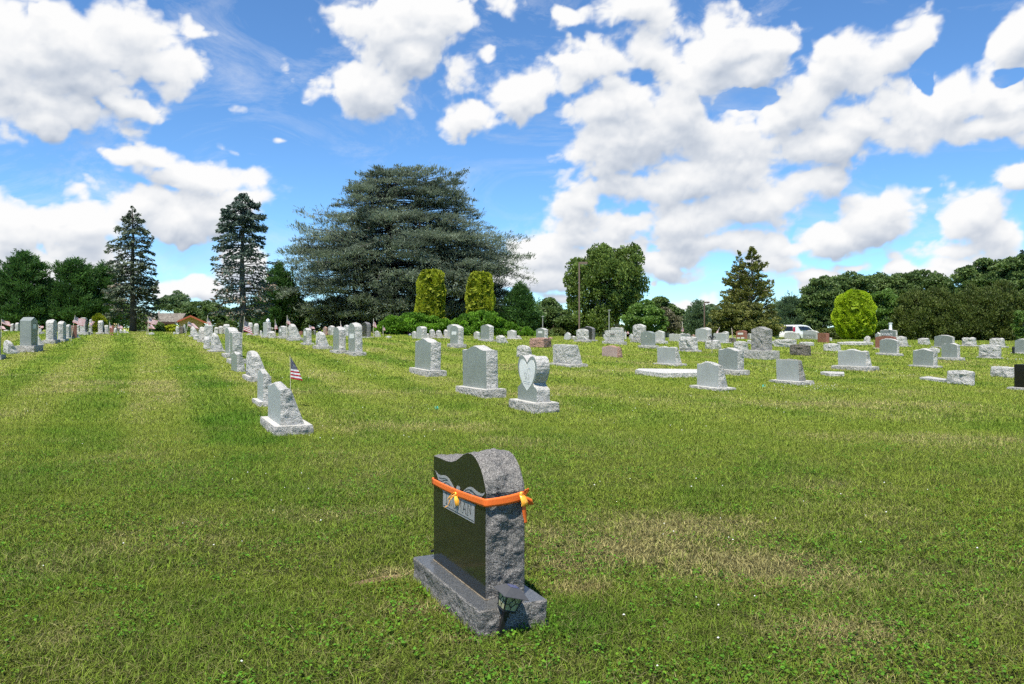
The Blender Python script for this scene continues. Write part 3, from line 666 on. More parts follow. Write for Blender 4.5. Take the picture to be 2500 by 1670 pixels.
# -- heart monument
ox, oy, sc = REG['E']
def heart():
    pc, pb = ox + 1205 * sc, oy + 1412 * sc; gx, gy = ground(pc, pb); p = .12
    Yd = gy + (u0[1] + v0[1]) * p; cor = Vector((pxx(pc, Yd), Yd, 0))
    def fs_(px, py):
        k = ((ox + px * sc) - CX) / F; t = (k * cor.y - cor.x) / (U.x - k * U.y); return t, pxz(oy + py * sc, cor.y + U.y * t)
    k = (ox + 1372 * sc - CX) / F; T = (k * cor.y - cor.x) / (V.x - k * V.y); W = fs_(962, 1240)[0]
    zb = pxz(oy + 1270 * sc, Yd); mid = cor + U * W / 2 + V * T / 2; hb = zb - terrain(gx, gy)
    t = empty('heart_gravestone', (mid.x, mid.y, zb - hb), rzof(A0)); tag(t, 'grey gravestone with a large carved heart on a rough base', 'gravestone')
    # symmetric outline in half-width units
    h = [(1, 0), (1, .265), (.93, .30), (.78, .325), (.66, .365), (.60, .41), (.72, .47), (.84, .54), (.93, .63), (.98, .72), (.98, .80), (.93, .88), (.83, .95), (.68, .995), (.50, 1.0), (.34, .98), (.20, .945), (.09, .90), (0, .865)]
    H = fs_(1150, 680)[1] - zb; hw = W / 2
    right = [(x * hw, z * H) for x, z in h]; left = [(-x, z) for x, z in right[::-1]][1:]
    outline = (right + left)[::-1]
    bm = stone_bm([], W, T, H, .022, .022, closed=outline, seed=9.1, bulge=.2)
    o = from_bm('tablet', bm, (G_FACE, G_ROCK), t); o.location.z = hb
    bw, bt = W + 2 * p, T + 2 * p
    bb = base_bm(bw, bt, hb + .03, .025, .028, 4.2)
    b = from_bm('base', bb, (G_BTOP, G_BASE), t); b.location.z = -.03
    bm = bmesh.new(); hh = []
    pts = arcs([(0, .79), (.25, .88), (.5, .92), (.72, .88), (.84, .78), (.84, .66), (.72, .52), (.45, .37), (0, .22)], 6)
    ring = [(x * hw * .97, z * H) for x, z in pts] + [(-x * hw * .97, z * H) for x, z in pts[::-1]][1:-1]
    a = [bm.verts.new((x, -T / 2 - .004, z)) for x, z in ring]; c = [bm.verts.new((x, -T / 2 + .004, z)) for x, z in ring]
    bm.faces.new(a[::-1]); bm.faces.new(c)
    for i in range(len(a)): k = (i + 1) % len(a); bm.faces.new((a[i], a[k], c[k], c[i]))
    bmesh.ops.recalc_face_normals(bm, faces=bm.faces)
    hp = from_bm('heart_panel', bm, G_PLAQUE, o)
    bm = bmesh.new(); y = -T / 2 - .0052
    for c_ in ([(-.10, .52), (-.02, .60), (.10, .70), (.30, .73), (.42, .69)], [(-.28, .55), (-.22, .61), (-.10, .62), (.02, .58), (.10, .52)], [(-.2, .47), (-.02, .52), (.16, .48), (.24, .53), (.30, .46)],
               [(-.35, .42), (-.1, .43), (.1, .41), (.35, .43)], [(-.3, .385), (0, .38), (.3, .385)], [(.12, .66), (.2, .60), (.18, .54)], [(-.12, .56), (-.05, .50), (-.08, .45)], [(.3, .72), (.26, .64), (.34, .60)]):
        q = arcs([(x * hw, z * H) for x, z in c_], 5)
        for (p0, p1) in zip(q, q[1:]):
            tube(bm, [(p0[0], y, p0[1]), (p1[0], y, p1[1])], .0022, 4)
    from_bm('etched_drawing', bm, plain('etched_line', (.30, .32, .32), .8), hp)
heart()
# -- coping slabs lying flat
def slab(corners, h, label, mat=G_ROCK, tmat=None, name='grave_slab'):
    P = [Vector((*ground(*c), 0)) for c in corners]; c = sum(P, Vector()) / len(P)
    z = terrain(c.x, c.y); t = empty(name, (c.x, c.y, z)); tag(t, label, 'grave slab')
    bm = bmesh.new(); top_ = []; bot_ = []
    n = 14
    for i in range(len(P)):
        a, b = P[i] - c, P[(i + 1) % len(P)] - c
        for k in range(n):
            q = a.lerp(b, k / n); w = .02 * mnoise.noise((q + c) * 6)
            zt = terrain(q.x + c.x, q.y + c.y) - z
            top_.append(bm.verts.new((q.x * (.985 + w * .3), q.y * (.985 + w * .3), zt + h))); bot_.append(bm.verts.new((q.x * (1 + w), q.y * (1 + w), zt - .08)))
    f = bm.faces.new(top_); f.material_index = 1
    for i in range(len(top_)): k = (i + 1) % len(top_); bm.faces.new((bot_[i], bot_[k], top_[k], top_[i]))
    bmesh.ops.recalc_face_normals(bm, faces=bm.faces)
    from_bm('slab', bm, (mat, tmat or mat), t)
X = lambda r, x, y: (REG[r][0] + x * REG[r][2], REG[r][1] + y * REG[r][2])
slab([X('P', 950, 972), X('P', 1330, 1020), X('P', 1840, 1015), X('P', 1830, 960), X('P', 1000, 950)], .13, 'long low white stone slab lying in the grass', G_ROCK, G_WHITE)
slab([X('G', 1800, 975), X('G', 1930, 1000), X('G', 2135, 1002), X('G', 2130, 975), X('G', 1860, 965)], .08, 'flat grey marker sunk in the grass below the wide pale stone')
slab([X('H', 1147, 880), X('H', 1440, 915), X('H', 1470, 900), X('H', 1250, 866)], .07, 'flat grey slab running up to a rough gravestone')
# -- lettering
M_LET = plain('light_lettering', (.62, .62, .60), .7); M_LETD = plain('dark_lettering', (.05, .05, .05), .7)
def text(txt, size, loc, parent, mat, name='lettering'):
    cu = bpy.data.curves.new('t', 'FONT'); cu.body = txt; cu.size = size; cu.align_x = 'CENTER'; cu.extrude = .004; cu.resolution_u = 2
    tmp = bpy.data.objects.new('t', cu); COL.objects.link(tmp)
    me = bpy.data.meshes.new_from_object(tmp.evaluated_get(bpy.context.evaluated_depsgraph_get())); bpy.data.objects.remove(tmp)
    o = link(name, me, mat, parent); o.rotation_euler = (R(90), 0, 0); o.location = loc; return o
text('VANNOY', vd[2] * .24, (-vd[0] * .03, -vd[1] / 2 - .004, vd[2] * .62), vo, M_LET)
text('III', ld[2] * .13, (0, -ld[1] / 2 - .004, ld[2] * .58), lo, M_LET)
bm = bmesh.new()
for i in range(5): tube(bm, [(-.22 + i * .09, -fd[1] / 2 - .05, fd[2] * .60), (-.20 + i * .09, -fd[1] / 2 - .05, fd[2] * .70), (-.15 + i * .09, -fd[1] / 2 - .05, fd[2] * .63)], .014, 4)
from_bm('raised_script', bm, M_LETD, fo)
# -- white vase on the lettered stone, urn on the other
def lathe(name, prof, mat, parent, n=12, smooth=True):
    bm = bmesh.new(); rows = [[bm.verts.new((r * math.cos(2 * math.pi * k / n), r * math.sin(2 * math.pi * k / n), z)) for k in range(n)] for r, z in prof]
    for a, b in zip(rows, rows[1:]):
        for k in range(n): bm.faces.new((a[k], a[(k + 1) % n], b[(k + 1) % n], b[k]))
    bm.faces.new(rows[0][::-1]); bm.faces.new(rows[-1])
    return from_bm(name, bm, mat, parent, smooth)
M_WHITE = plain('white_ceramic', (.75, .76, .78), .35, 0, .05)
wx = vs_.matrix_basis @ Vector((vd[0] * .12, 0, vd[2]))
v = empty('vase', wx); tag(v, 'white fluted vase standing on top of the lettered grey gravestone', 'vase')
lathe('body', [(.10, -.02), (.10, .04), (.085, .06), (.085, .36), (.11, .38), (.11, .42), (.06, .42)], M_WHITE, v, 12, False)
wx = ut.matrix_basis @ Vector((ud[0] * .1, ud[1] * .15, ud[3] + ud[2]))
v = empty('urn', wx); tag(v, 'small white rounded urn on top of the pale gravestone', 'urn')
lathe('body', [(.07, -.02), (.09, .03), (.12, .09), (.10, .15), (.05, .19), (.02, .22)], M_WHITE, v)
# ---------------------------------------------------------------- small flags on sticks
def flag_mat(name, fade=0.0):
    m, nt, N, b = mat_new(name); uv = N.new('ShaderNodeUVMap'); uv.uv_map = 'UVMap'
    s = N.new('ShaderNodeSeparateXYZ'); nt.links.new(uv.outputs[0], s.inputs[0]); u, v = s.outputs[0], s.outputs[1]
    st = mathn(nt, 'GREATER_THAN', mathn(nt, 'MODULO', mathn(nt, 'MULTIPLY', v, 13.0), 2.0), 1.0)
    red = mixc(nt, fade, (.42, .015, .03), (.50, .10, .12)); white = (.74, .74, .74)
    stripes = mixc(nt, st, red, white)
    cu = mathn(nt, 'MULTIPLY', u, 6 / .4); cv = mathn(nt, 'MULTIPLY', mathn(nt, 'SUBTRACT', v, 6 / 13), 5 / (7 / 13))
    row = mathn(nt, 'MODULO', mathn(nt, 'FLOOR', mathn(nt, 'MULTIPLY', cv, 2.0)), 2.0)
    fu = mathn(nt, 'SUBTRACT', mathn(nt, 'FRACT', mathn(nt, 'ADD', cu, mathn(nt, 'MULTIPLY', row, .5))), .5)
    fv = mathn(nt, 'SUBTRACT', mathn(nt, 'FRACT', mathn(nt, 'MULTIPLY', cv, 2.0)), .5)
    d = mathn(nt, 'SQRT', mathn(nt, 'ADD', mathn(nt, 'MULTIPLY', fu, fu), mathn(nt, 'MULTIPLY', mathn(nt, 'MULTIPLY', fv, fv), .45)))
    star = mathn(nt, 'LESS_THAN', d, .18)
    blue = mixc(nt, fade, (.008, .009, .045), (.05, .07, .18))
    can = mixc(nt, star, blue, (.72, .72, .74))
    inc = mathn(nt, 'MULTIPLY', mathn(nt, 'LESS_THAN', u, .4), mathn(nt, 'GREATER_THAN', v, 6 / 13))
    c = mixc(nt, inc, stripes, can); nt.links.new(c, b.inputs['Base Color']); setin(b, 'Roughness', .7)
    tr = N.new('ShaderNodeBsdfTranslucent'); nt.links.new(c, tr.inputs['Color']); ms = N.new('ShaderNodeMixShader'); ms.inputs[0].default_value = .3
    nt.links.new(b.outputs[0], ms.inputs[1]); nt.links.new(tr.outputs[0], ms.inputs[2]); nt.links.new(ms.outputs[0], N['Material Output'].inputs[0])
    return m
FL_NEW = flag_mat('flag_cloth'); FL_OLD = flag_mat('flag_cloth_faded', .55)
M_STICK = plain('flag_stick_wood', (.62, .55, .42), .6); M_GOLD = plain('dark_finial', (.04, .035, .03), .4)
def flag(reg, foot, tip, h0, h1, f0, f1, label, mat=None, yg=None, droop=False, ymax=56, size=.45):
    """foot/tip of the stick, hoist top/bottom and fly top/bottom, all in zoom picture coordinates"""
    P = lambda q: X(reg, *q); fp = P(foot)
    gx, gy = ground(*fp, ymax) if yg is None else (pxx(fp[0], yg), yg)
    def w(q, dy=0.0): a, b = P(q); Y = gy + dy; return Vector((pxx(a, Y), Y, pxz(b, Y)))
    base_ = Vector((gx, gy, terrain(gx, gy) - .03)); t = empty('memorial_flag', base_); tag(t, label, 'flag', 'small flags on sticks among the graves')
    bm = bmesh.new(); tp = w(tip); tube(bm, [(0, 0, 0), tp - base_], [max(.005, gy * .00030)] * 2, 6); from_bm('stick', bm, M_STICK, t)
    bm = bmesh.new(); bmesh.ops.create_icosphere(bm, subdivisions=1, radius=max(.010, gy * .0005), matrix=Matrix.Translation(tp - base_)); from_bm('finial', bm, M_GOLD, t)
    A, B, C, D = w(h0), w(h1), w(f0, -.12), w(f1, -.12)
    n, m_ = 22, 14; me = bpy.data.meshes.new('cloth'); vs = []; uvs = []; fc = []
    Wd = max((C - A).length, (D - B).length); Hd = (A - B).length
    for j in range(m_ + 1):
        v = j / m_
        for i in range(n + 1):
            u = i / n
            if droop:
                ext = .07 + .93 * (1 - v) ** .85; p = B.lerp(A, v) + (D - B) * u * ext
                p.z = (B.lerp(A, v)).z - abs((D - B).z) * (u * ext) ** 1.3 * (1 - v * .2)
                tu = u * ext * min(1.0, Wd / (Hd * 1.35)); p.y += .018 * math.sin(u * ext * 11 + v * 2)
            else:
                p = B.lerp(D, u).lerp(A.lerp(C, u), v); tu = u
                p.y += .05 * math.sin(u * 7 + v * 1.5) * u; p.z += .02 * math.sin(u * 8 + 1) * u
            vs.append(p - base_); uvs.append((clamp(tu, 0, .999), clamp(v, .001, .999)))
    for j in range(m_):
        for i in range(n): a = j * (n + 1) + i; fc.append((a, a + 1, a + n + 2, a + n + 1))
    me.from_pydata(vs, [], fc); ul = me.uv_layers.new(name='UVMap')
    for l in me.loops: ul.data[l.index].uv = uvs[l.vertex_index]
    for p in me.polygons: p.use_smooth = True
    link('cloth', me, mat or FL_NEW, t); return t
flag('C', (1112, 905), (1097, 182), (1101, 215), (1106, 553), (1260, 470), (1306, 588), 'new small flag hanging from its stick right of the nearest slant-backed gravestone', droop=True, yg=15.4)
flag('A', (1040, 760), (1095, 450), (1088, 500), (1068, 660), (1155, 560), (1228, 728), 'large striped flag drooping right beside the dark spruce trunk', droop=True, yg=36)
flag('A', (490, 690), (540, 425), (535, 462), (520, 560), (575, 500), (608, 600), 'flag drooping above the square-topped rough gravestone', droop=True, yg=44)
flag('A', (205, 705), (248, 520), (248, 528), (242, 590), (330, 560), (405, 640), 'faded flag streaming right before the house gable', FL_OLD, yg=50)
flag('A', (1560, 740), (1555, 490), (1553, 510), (1545, 640), (1580, 520), (1595, 640), 'narrow hanging flag left of the grey panelled gravestone', droop=True, yg=48)
flag('A', (1728, 700), (1737, 428), (1733, 455), (1725, 550), (1790, 500), (1802, 590), 'striped flag above the left shoulder of the big boulder gravestone', droop=True, yg=46)
flag('A', (2070, 720), (2068, 575), (2070, 580), (2066, 625), (2148, 615), (2152, 640), 'faded flag blown flat over the dark green stone', FL_OLD, yg=52)
flag('D', (908, 600), (912, 255), (908, 282), (898, 385), (945, 340), (968, 425), 'flag on a tall stick at the left end of the green hedge', yg=50)
flag('D', (1074, 570), (1070, 378), (1070, 395), (1066, 450), (1098, 420), (1112, 468), 'small pale flag standing before the green hedge', FL_OLD, yg=54)
flag('D', (358, 500), (356, 300), (358, 330), (350, 405), (366, 340), (372, 405), 'thin folded flag behind the tall grey smooth gravestone', FL_OLD, droop=True, yg=50)
flag('B', (1930, 585), (2052, 105), (2040, 150), (1975, 300), (2330, 230), (2280, 415), 'big flag blowing right from a leaning stick in the left row', yg=41)
flag('B', (35, 520), (40, 205), (45, 225), (38, 330), (250, 290), (290, 420), 'dark looking flag blowing right at far left above the lawn', yg=46)
flag('B', (-60, 560), (-55, 350), (-50, 370), (-50, 480), (100, 420), (150, 495), 'pale flag cut by the left edge of the view', FL_OLD, yg=44)
flag('B', (1052, 560), (1052, 360), (1055, 372), (1050, 430), (1185, 415), (1165, 468), 'small flag blowing flat right of the tall grey polished monument', yg=48)
flag('L', (402, 740), (430, 370), (430, 400), (385, 500), (490, 450), (425, 555), 'folded flag hanging over a small figure by the golden globe shrub', yg=50)
flag('L', (838, 745), (858, 440), (858, 470), (845, 600), (900, 520), (925, 590), 'small flag hanging left of the reddish-brown stone', droop=True, yg=50)
flag('L', (1050, 740), (1068, 480), (1062, 512), (1040, 590), (1160, 560), (1165, 620), 'faded flag curling over the flower wreath', FL_OLD, yg=50)
flag('L', (1735, 745), (1800, 330), (1795, 345), (1762, 460), (2012, 430), (1958, 528), 'bright upper flag of the pair in front of the house roof', yg=51)
flag('L', (1770, 740), (1800, 470), (1795, 490), (1775, 600), (1860, 510), (1945, 622), 'folded lower flag of the pair in front of the house', yg=52)
flag('P', (1600, 420), (1597, 250), (1597, 330), (1583, 385), (1612, 345), (1622, 390), 'tiny flag on a dark stick above the low grey panelled stone', yg=60)
flag('P', (2052, 410), (2108, 325), (2106, 335), (2056, 405), (2100, 350), (2088, 410), 'small reddish flag leaning over the wide pale gravestone', FL_OLD, yg=58)
flag('P', (2285, 480), (2268, 335), (2270, 345), (2275, 430), (2285, 360), (2290, 440), 'small furled flag left of the red panelled gravestone', FL_OLD, yg=58)
flag('P', (815, 480), (818, 370), (820, 378), (820, 415), (868, 395), (872, 425), 'small dark flag blowing right behind the broad family stone', yg=60)
# ---------------------------------------------------------------- flower hook with black crest, lantern, flowers
M_IRON = plain('black_iron', (.03, .03, .032), .45); M_STEEL = plain('grey_steel_rod', (.25, .25, .23), .6, .1)
gx, gy = ground(*X('P', 2003, 690)); q = empty('garden_hook', (gx, gy, terrain(gx, gy))); tag(q, 'thin steel rod topped by a black iron crest among the stones', 'garden hook')
hh = pxz(X('P', 0, 435)[1], gy) - terrain(gx, gy); bm = bmesh.new(); tube(bm, [(0, 0, -.1), (0, 0, hh * .72)], .012, 6); from_bm('rod', bm, M_STEEL, q)
bm = bmesh.new(); a = hh * .28
tube(bm, [(0, 0, hh * .66), (0, 0, hh)], [.022, .012], 6)
for s in (-1, 1): tube(bm, [(0, 0, hh * .74), (s * .08, 0, hh * .93), (s * .15, 0, hh * .88), (s * .13, 0, hh * .80)], [.025, .032, .026, .012], 6)
tube(bm, [(-.1, 0, hh * .76), (.1, 0, hh * .76)], .018, 6); from_bm('crest', bm, M_IRON, q)
def lamp_box(reg, x, yb, w, h, label, Y):
    px, py = X(reg, x, yb); q = empty('grave_lantern', (pxx(px, Y), Y, terrain(pxx(px, Y), Y))); tag(q, label, 'grave lantern')
    s = REG[reg][2] * Y / F; ww, hh = w * s, h * s; bm = bmesh.new(); box(bm, (-ww / 2, -ww / 2, 0), (ww / 2, ww / 2, hh * .12)); box(bm, (-ww * .38, -ww * .38, hh * .12), (ww * .38, ww * .38, hh * .75))
    from_bm('body', bm, M_LBLK, q); bm = bmesh.new(); bmesh.ops.create_cone(bm, segments=4, radius1=ww * .75, radius2=ww * .1, depth=hh * .25, cap_ends=True, matrix=Matrix.Translation((0, 0, hh * .875)) @ Matrix.Rotation(R(45), 4, 'Z')); from_bm('roof', bm, M_LBLK, q)
gx, gy = ground(*X('H', 2226, 585)); lamp_box('H', 2226, 575, 26, 90, 'black lantern beside the grey gravestone at the right edge', gy)
def flower_mat(n, c): return plain(n, c, .6, 0, .25, 60)
def flowers(reg, x, y, r, cols, label, Y, name='flower_bunch', zc=None, leaf=True):
    px, py = X(reg, x, y); q = empty(name, (pxx(px, Y), Y, 0)); q.location.z = zb = (terrain(pxx(px, Y), Y) if zc is None else pxz(py, Y)); tag(q, label, 'flowers')
    rr = r * REG[reg][2] * Y / F
    for i, c in enumerate(cols):
        bm = bmesh.new()
        for k in range(9):
            a = random.random() * 6.28; d = rr * random.random() ** .5; z = (random.random() * rr * 1.2 if zc is None else (random.random() - .5) * 1.6 * rr)
            p = Vector((math.cos(a) * d, math.sin(a) * d * .6, z)); rad = rr * .22
            c0 = bm.verts.new(p + Vector((0, -rad * .3, 0))); ring = []
            for t in range(10): rt = rad * (1 if t % 2 else .55); th = t * math.pi / 5; ring.append(bm.verts.new(p + Vector((math.cos(th) * rt, random.uniform(-.3, .3) * rad, math.sin(th) * rt))))
            for t in range(10): bm.faces.new((c0, ring[t], ring[(t + 1) % 10]))
        from_bm('blossoms', bm, flower_mat('petal_%d_%s' % (i, name), c), q)
    if leaf:
        bm = bmesh.new()
        for k in range(24):
            a = random.random() * 6.28; d = rr * .9; e = Vector((math.cos(a) * d, math.sin(a) * d * .5, random.random() * rr)); s = Vector((0, 0, 0 if zc is None else -rr * .2)); n_ = e.orthogonal().normalized() * rr * .12
            m_ = s.lerp(e, .5); bm.faces.new([bm.verts.new(v) for v in (s, m_ + n_, e, m_ - n_)])
        from_bm('leaves', bm, plain('flower_leaf', (.05, .11, .03), .6), q)
    return q
flowers('D', 1538, 598, 30, [(.35, .3, .75), (.8, .8, .85)], 'purple and white flowers left of the small white marker', 56)
flowers('L', 905, 745, 38, [(.75, .05, .25)], 'magenta flowers at the foot of the reddish-brown stone', 50)
flowers('L', 1000, 530, 52, [(.8, .7, .15), (.85, .85, .75), (.6, .2, .1)], 'yellow and white flower wreath on a thin stone', 49, zc=1)
flowers('N', 1545, 560, 40, [(.75, .45, .42), (.8, .75, .7)], 'pink and white flowers before the distant pinkish gravestone', 55)
flowers('N', 250, 420, 45, [(.6, .5, .4), (.75, .72, .66)], 'dried pale flowers between the urn stone and the panelled stone', 47, zc=1)
flowers('D', 1545, 1060, 14, [(.75, .22, .06)], 'small orange flowers at the left end of the wide curved gravestone', ground(*X('D', 1500, 1110))[1] + .5)
for i, (x, y) in enumerate(((2162, 640), (2255, 648), (2308, 642))):
    gx, gy = ground(*X('H', x, y + 8))
    flowers('H', x, y, 14, [(.8, .8, .82)], ['left', 'middle', 'right'][i] + ' one of three tiny white flower bunches on the right lawn', gy, leaf=False)
# small garden figure and dark shrub near the house
q = empty('garden_figure', (*ground(*X('L', 400, 705), 52), 0)); q.location.z = terrain(q.location.x, q.location.y); tag(q, 'small pale stone figure under the folded flag', 'statue')
lathe('pedestal', [(.16, -.03), (.16, .12), (.11, .15), (.11, .45), (.14, .48)], G_ROCK, q, 8, False); lathe('figure', [(.10, .48), (.12, .55), (.07, .68), (.10, .78), (.05, .86), (.07, .93), (.03, 1.0)], G_ROCK, q)
gx, gy = ground(*X('A', 143, 712), 55); q = empty('rough_statue', (gx, gy, terrain(gx, gy))); tag(q, 'brown and grey craggy statue in front of the house gable', 'statue')
bm = stone_bm(profile('half', .30, .52), .30, .25, .52, .04, .05, rock_faces=True, seed=31, amp_y=.04, slim=.2); from_bm('rock', bm, (G_BROWN, G_BROWN), q)
gx, gy = ground(*X('L', 1885, 740), 55); q = empty('bird_feeder_pole', (gx, gy, terrain(gx, gy))); tag(q, 'thin dark pole standing before the house roof', 'pole'); bm = bmesh.new(); tube(bm, [(0, 0, -.05), (0, 0, 1.55), (.05, 0, 1.66), (.12, 0, 1.6)], .012, 5); from_bm('rod', bm, M_IRON, q)
# ---------------------------------------------------------------- light poles
M_RUST = plain('brown_painted_steel', (.16, .11, .08), .5, .2); M_LAMP = plain('lamp_lens', (.6, .6, .58), .3)
def light_pole(px, ptop, pbase, Y, w, hx, label, double=False):
    x = pxx(px, Y); zt = pxz(ptop, Y); z0 = terrain(x, Y); t = empty('light_pole', (x, Y, z0)); tag(t, label, 'light pole')
    bm = bmesh.new(); h = zt - z0; box(bm, (-w / 2, -w / 2, -.2), (w / 2, w / 2, h)); from_bm('pole', bm, M_RUST, t)
    L = (hx - px) / F * Y; s = 1 if L > 0 else -1; bm = bmesh.new(); hd = abs(L) * .24
    box(bm, (w / 2 * s if s > 0 else L, -w * .8, h - hd), (L if s > 0 else -w / 2, w * .8, h + .02)); hdn = from_bm('lamp_head', bm, M_RUST, t)
    bm = bmesh.new(); box(bm, (L * .35 if s > 0 else L * .9, -w * .6, h - hd - .03), (L * .9 if s > 0 else L * .35, w * .6, h - hd - .002)); from_bm('lens', bm, M_LAMP, hdn)
light_pole(1414, 640, 805, 62, .115, 1434, 'tall brown light pole with a box lamp in front of the deciduous tree')
light_pole(1719.5, 737, 806, 75, .10, 1732, 'shorter dark light pole with a flat lamp left of the twin-topped juniper')
def thin_pole(px, ptop, Y, w, label):
    x = pxx(px, Y); z0 = terrain(x, Y); t = empty('utility_post', (x, Y, z0)); tag(t, label, 'post'); bm = bmesh.new(); tube(bm, [(0, 0, -.2), (0, 0, pxz(ptop, Y) - z0)], [w, w * .8], 6); from_bm('post', bm, M_STEEL, t)
    bm = bmesh.new(); box(bm, (-.09, -.06, pxz(ptop, Y) - z0 - .05), (.12, .06, pxz(ptop, Y) - z0 + .03)); from_bm('post_cap', bm, M_STEEL, t)
thin_pole(1487, 757, 66, .05, 'thin pale post in front of the deciduous tree trunks')
thin_pole(1325, 772, 66, .05, 'thin pale post left of the panelled gravestone by the pine')
# ---------------------------------------------------------------- house
M_SIDE, nt, N, b = mat_new('tan_siding'); tc = N.new('ShaderNodeTexCoord'); w = N.new('ShaderNodeTexWave'); w.bands_direction = 'Z'; setin(w, 'Scale', 1.6); setin(w, 'Distortion', .15); nt.links.new(tc.outputs['Object'], w.inputs[0])
c = mixc(nt, w.outputs['Fac'], (.40, .26, .13), (.58, .42, .22)); nt.links.new(c, b.inputs['Base Color']); setin(b, 'Roughness', .8)
M_WALL = plain('brown_wall_paint', (.36, .24, .13), .8); M_ROOF = granite('shingle_roof', ((.09, .08, .07), (.17, .155, .135), (.26, .24, .21)), 5, .9, .02, 0, .2)
M_TRIM = plain('red_brown_trim', (.36, .09, .045), .6); M_GLASS = plain('dark_window_glass', (.02, .028, .03), .08); M_STONEW = plain('foundation_stone', (.38, .33, .26), .85, 0, .35, 3); M_CAP = plain('pale_ledge', (.6, .57, .5), .7)
def house():
    Y = 118.0; hx = lambda px: pxx(px, Y); K = 160 / 2348.0; zx = lambda x: hx(340 + x * K); zz = lambda y: pxz(740 + y * K, Y)
    x0 = zx(-200); z0 = terrain(zx(1200), Y) - .5; t = empty('house', (zx(1000), Y, z0), R(22)); t.scale = (.92, 1, 1); tag(t, 'tan single storey house with grey shingle roof and red gable trim', 'house')
    o = Vector((zx(1000), Y, z0)); D = 9.0
    def add(name, fn, mats, par=t): bm = bmesh.new(); fn(bm); bmesh.ops.translate(bm, verts=bm.verts, vec=-o); bmesh.ops.recalc_face_normals(bm, faces=bm.faces); return from_bm(name, bm, mats, par)
    eave, ridge, gb = zz(665), zz(345), zz(690)
    add('foundation', lambda bm: (box(bm, (x0, Y - .15, z0), (zx(1170), Y + 1, zz(1000)))), M_STONEW)
    add('ledge', lambda bm: box(bm, (x0, Y - .35, zz(1000)), (zx(1170), Y + .4, zz(965))), M_CAP)
    wall = add('wall', lambda bm: box(bm, (x0, Y, zz(1002)), (zx(1200), Y + D, eave - .02)), M_WALL)
    for a, c_, nm in ((920, 1045, 'window'), (150, 290, 'window')):
        wn = add(nm, lambda bm: box(bm, (zx(a), Y - .05, zz(960)), (zx(c_), Y + .04, zz(720))), M_TRIM, wall)
        add('pane', lambda bm: box(bm, (zx(a + 16), Y - .08, zz(945)), (zx(c_ - 16), Y + .02, zz(735))), M_GLASS, wn)
    def roof(bm):
        a = [(x0 - .4, Y - .9, eave), (zx(1480), Y - .9, eave), (zx(1655), Y + D / 2, ridge), (x0 - .4, Y + D / 2, ridge)]; b_ = [(p[0], Y + D / 2 + (Y + D / 2 - p[1]), p[2]) for p in a]
        for q in (a, b_):
            t1 = [bm.verts.new(p) for p in q]; t2 = [bm.verts.new((p[0], p[1], p[2] - .22)) for p in q]
            bm.faces.new(t1); bm.faces.new(t2[::-1])
            for i in range(4): k = (i + 1) % 4; bm.faces.new((t1[i], t2[i], t2[k], t1[k]))
    rf = add('roof', roof, M_ROOF)
    add('fascia', lambda bm: box(bm, (x0 - .4, Y - .98, eave - .32), (zx(1270), Y - .9, eave - .02)), plain('dark_fascia', (.06, .03, .025), .6), rf)
    add('vent_cap', lambda bm: box(bm, (zx(610), Y + D / 2 - .2, ridge - .1), (zx(690), Y + D / 2 + .3, ridge + .3)), M_CAP, rf)
    Yg = Y - 2.0; s = Yg / Y; gx = lambda x: pxx(340 + x * K, Yg); gz = lambda y: pxz(740 + y * K, Yg)
    def gable(bm):
        pr = [(gx(1225), z0), (gx(2150), z0), (gx(2150), gz(700)), (gx(1650), gz(480)), (gx(1225), gz(660))]
        f = [bm.verts.new((x, Yg, z)) for x, z in pr]; g = [bm.verts.new((x, Yg + 8, z)) for x, z in pr]
        bm.faces.new(f); bm.faces.new(g[::-1])
        for i in range(5): k = (i + 1) % 5; bm.faces.new((f[i], f[k], g[k], g[i]))
    gw = add('gable_wall', gable, M_SIDE)
    wn = add('window', lambda bm: box(bm, (gx(1480), Yg - .05, gz(900)), (gx(1590), Yg + .03, gz(745))), M_TRIM, gw)
    add('pane', lambda bm: box(bm, (gx(1490), Yg - .08, gz(890)), (gx(1580), Yg + .02, gz(755))), M_GLASS, wn)
    def slabs(bm, y0, y1, th, dz, mat=0, inset=0):
        for (xa, ya), (xb, yb__) in (((1165, 640), (1650, 440)), ((1650, 440), (2240, 700))):
            p = [(gx(xa), gz(ya) + dz), (gx(xb), gz(yb__) + dz)]
            q = [bm.verts.new((p[0][0], y0, p[0][1])), bm.verts.new((p[1][0], y0, p[1][1])), bm.verts.new((p[1][0], y1, p[1][1])), bm.verts.new((p[0][0], y1, p[0][1]))]
            r = [bm.verts.new((v.co.x, v.co.y, v.co.z - th)) for v in q]
            bm.faces.new(q); bm.faces.new(r[::-1])
            for i in range(4): k = (i + 1) % 4; bm.faces.new((q[i], r[i], r[k], q[k]))
    gr = add('gable_roof', lambda bm: slabs(bm, Yg - .7, Yg + 8, .12, .03), M_ROOF)
    add('barge_board', lambda bm: slabs(bm, Yg - .78, Yg - .7, .26, .04), M_TRIM, gr)
house()
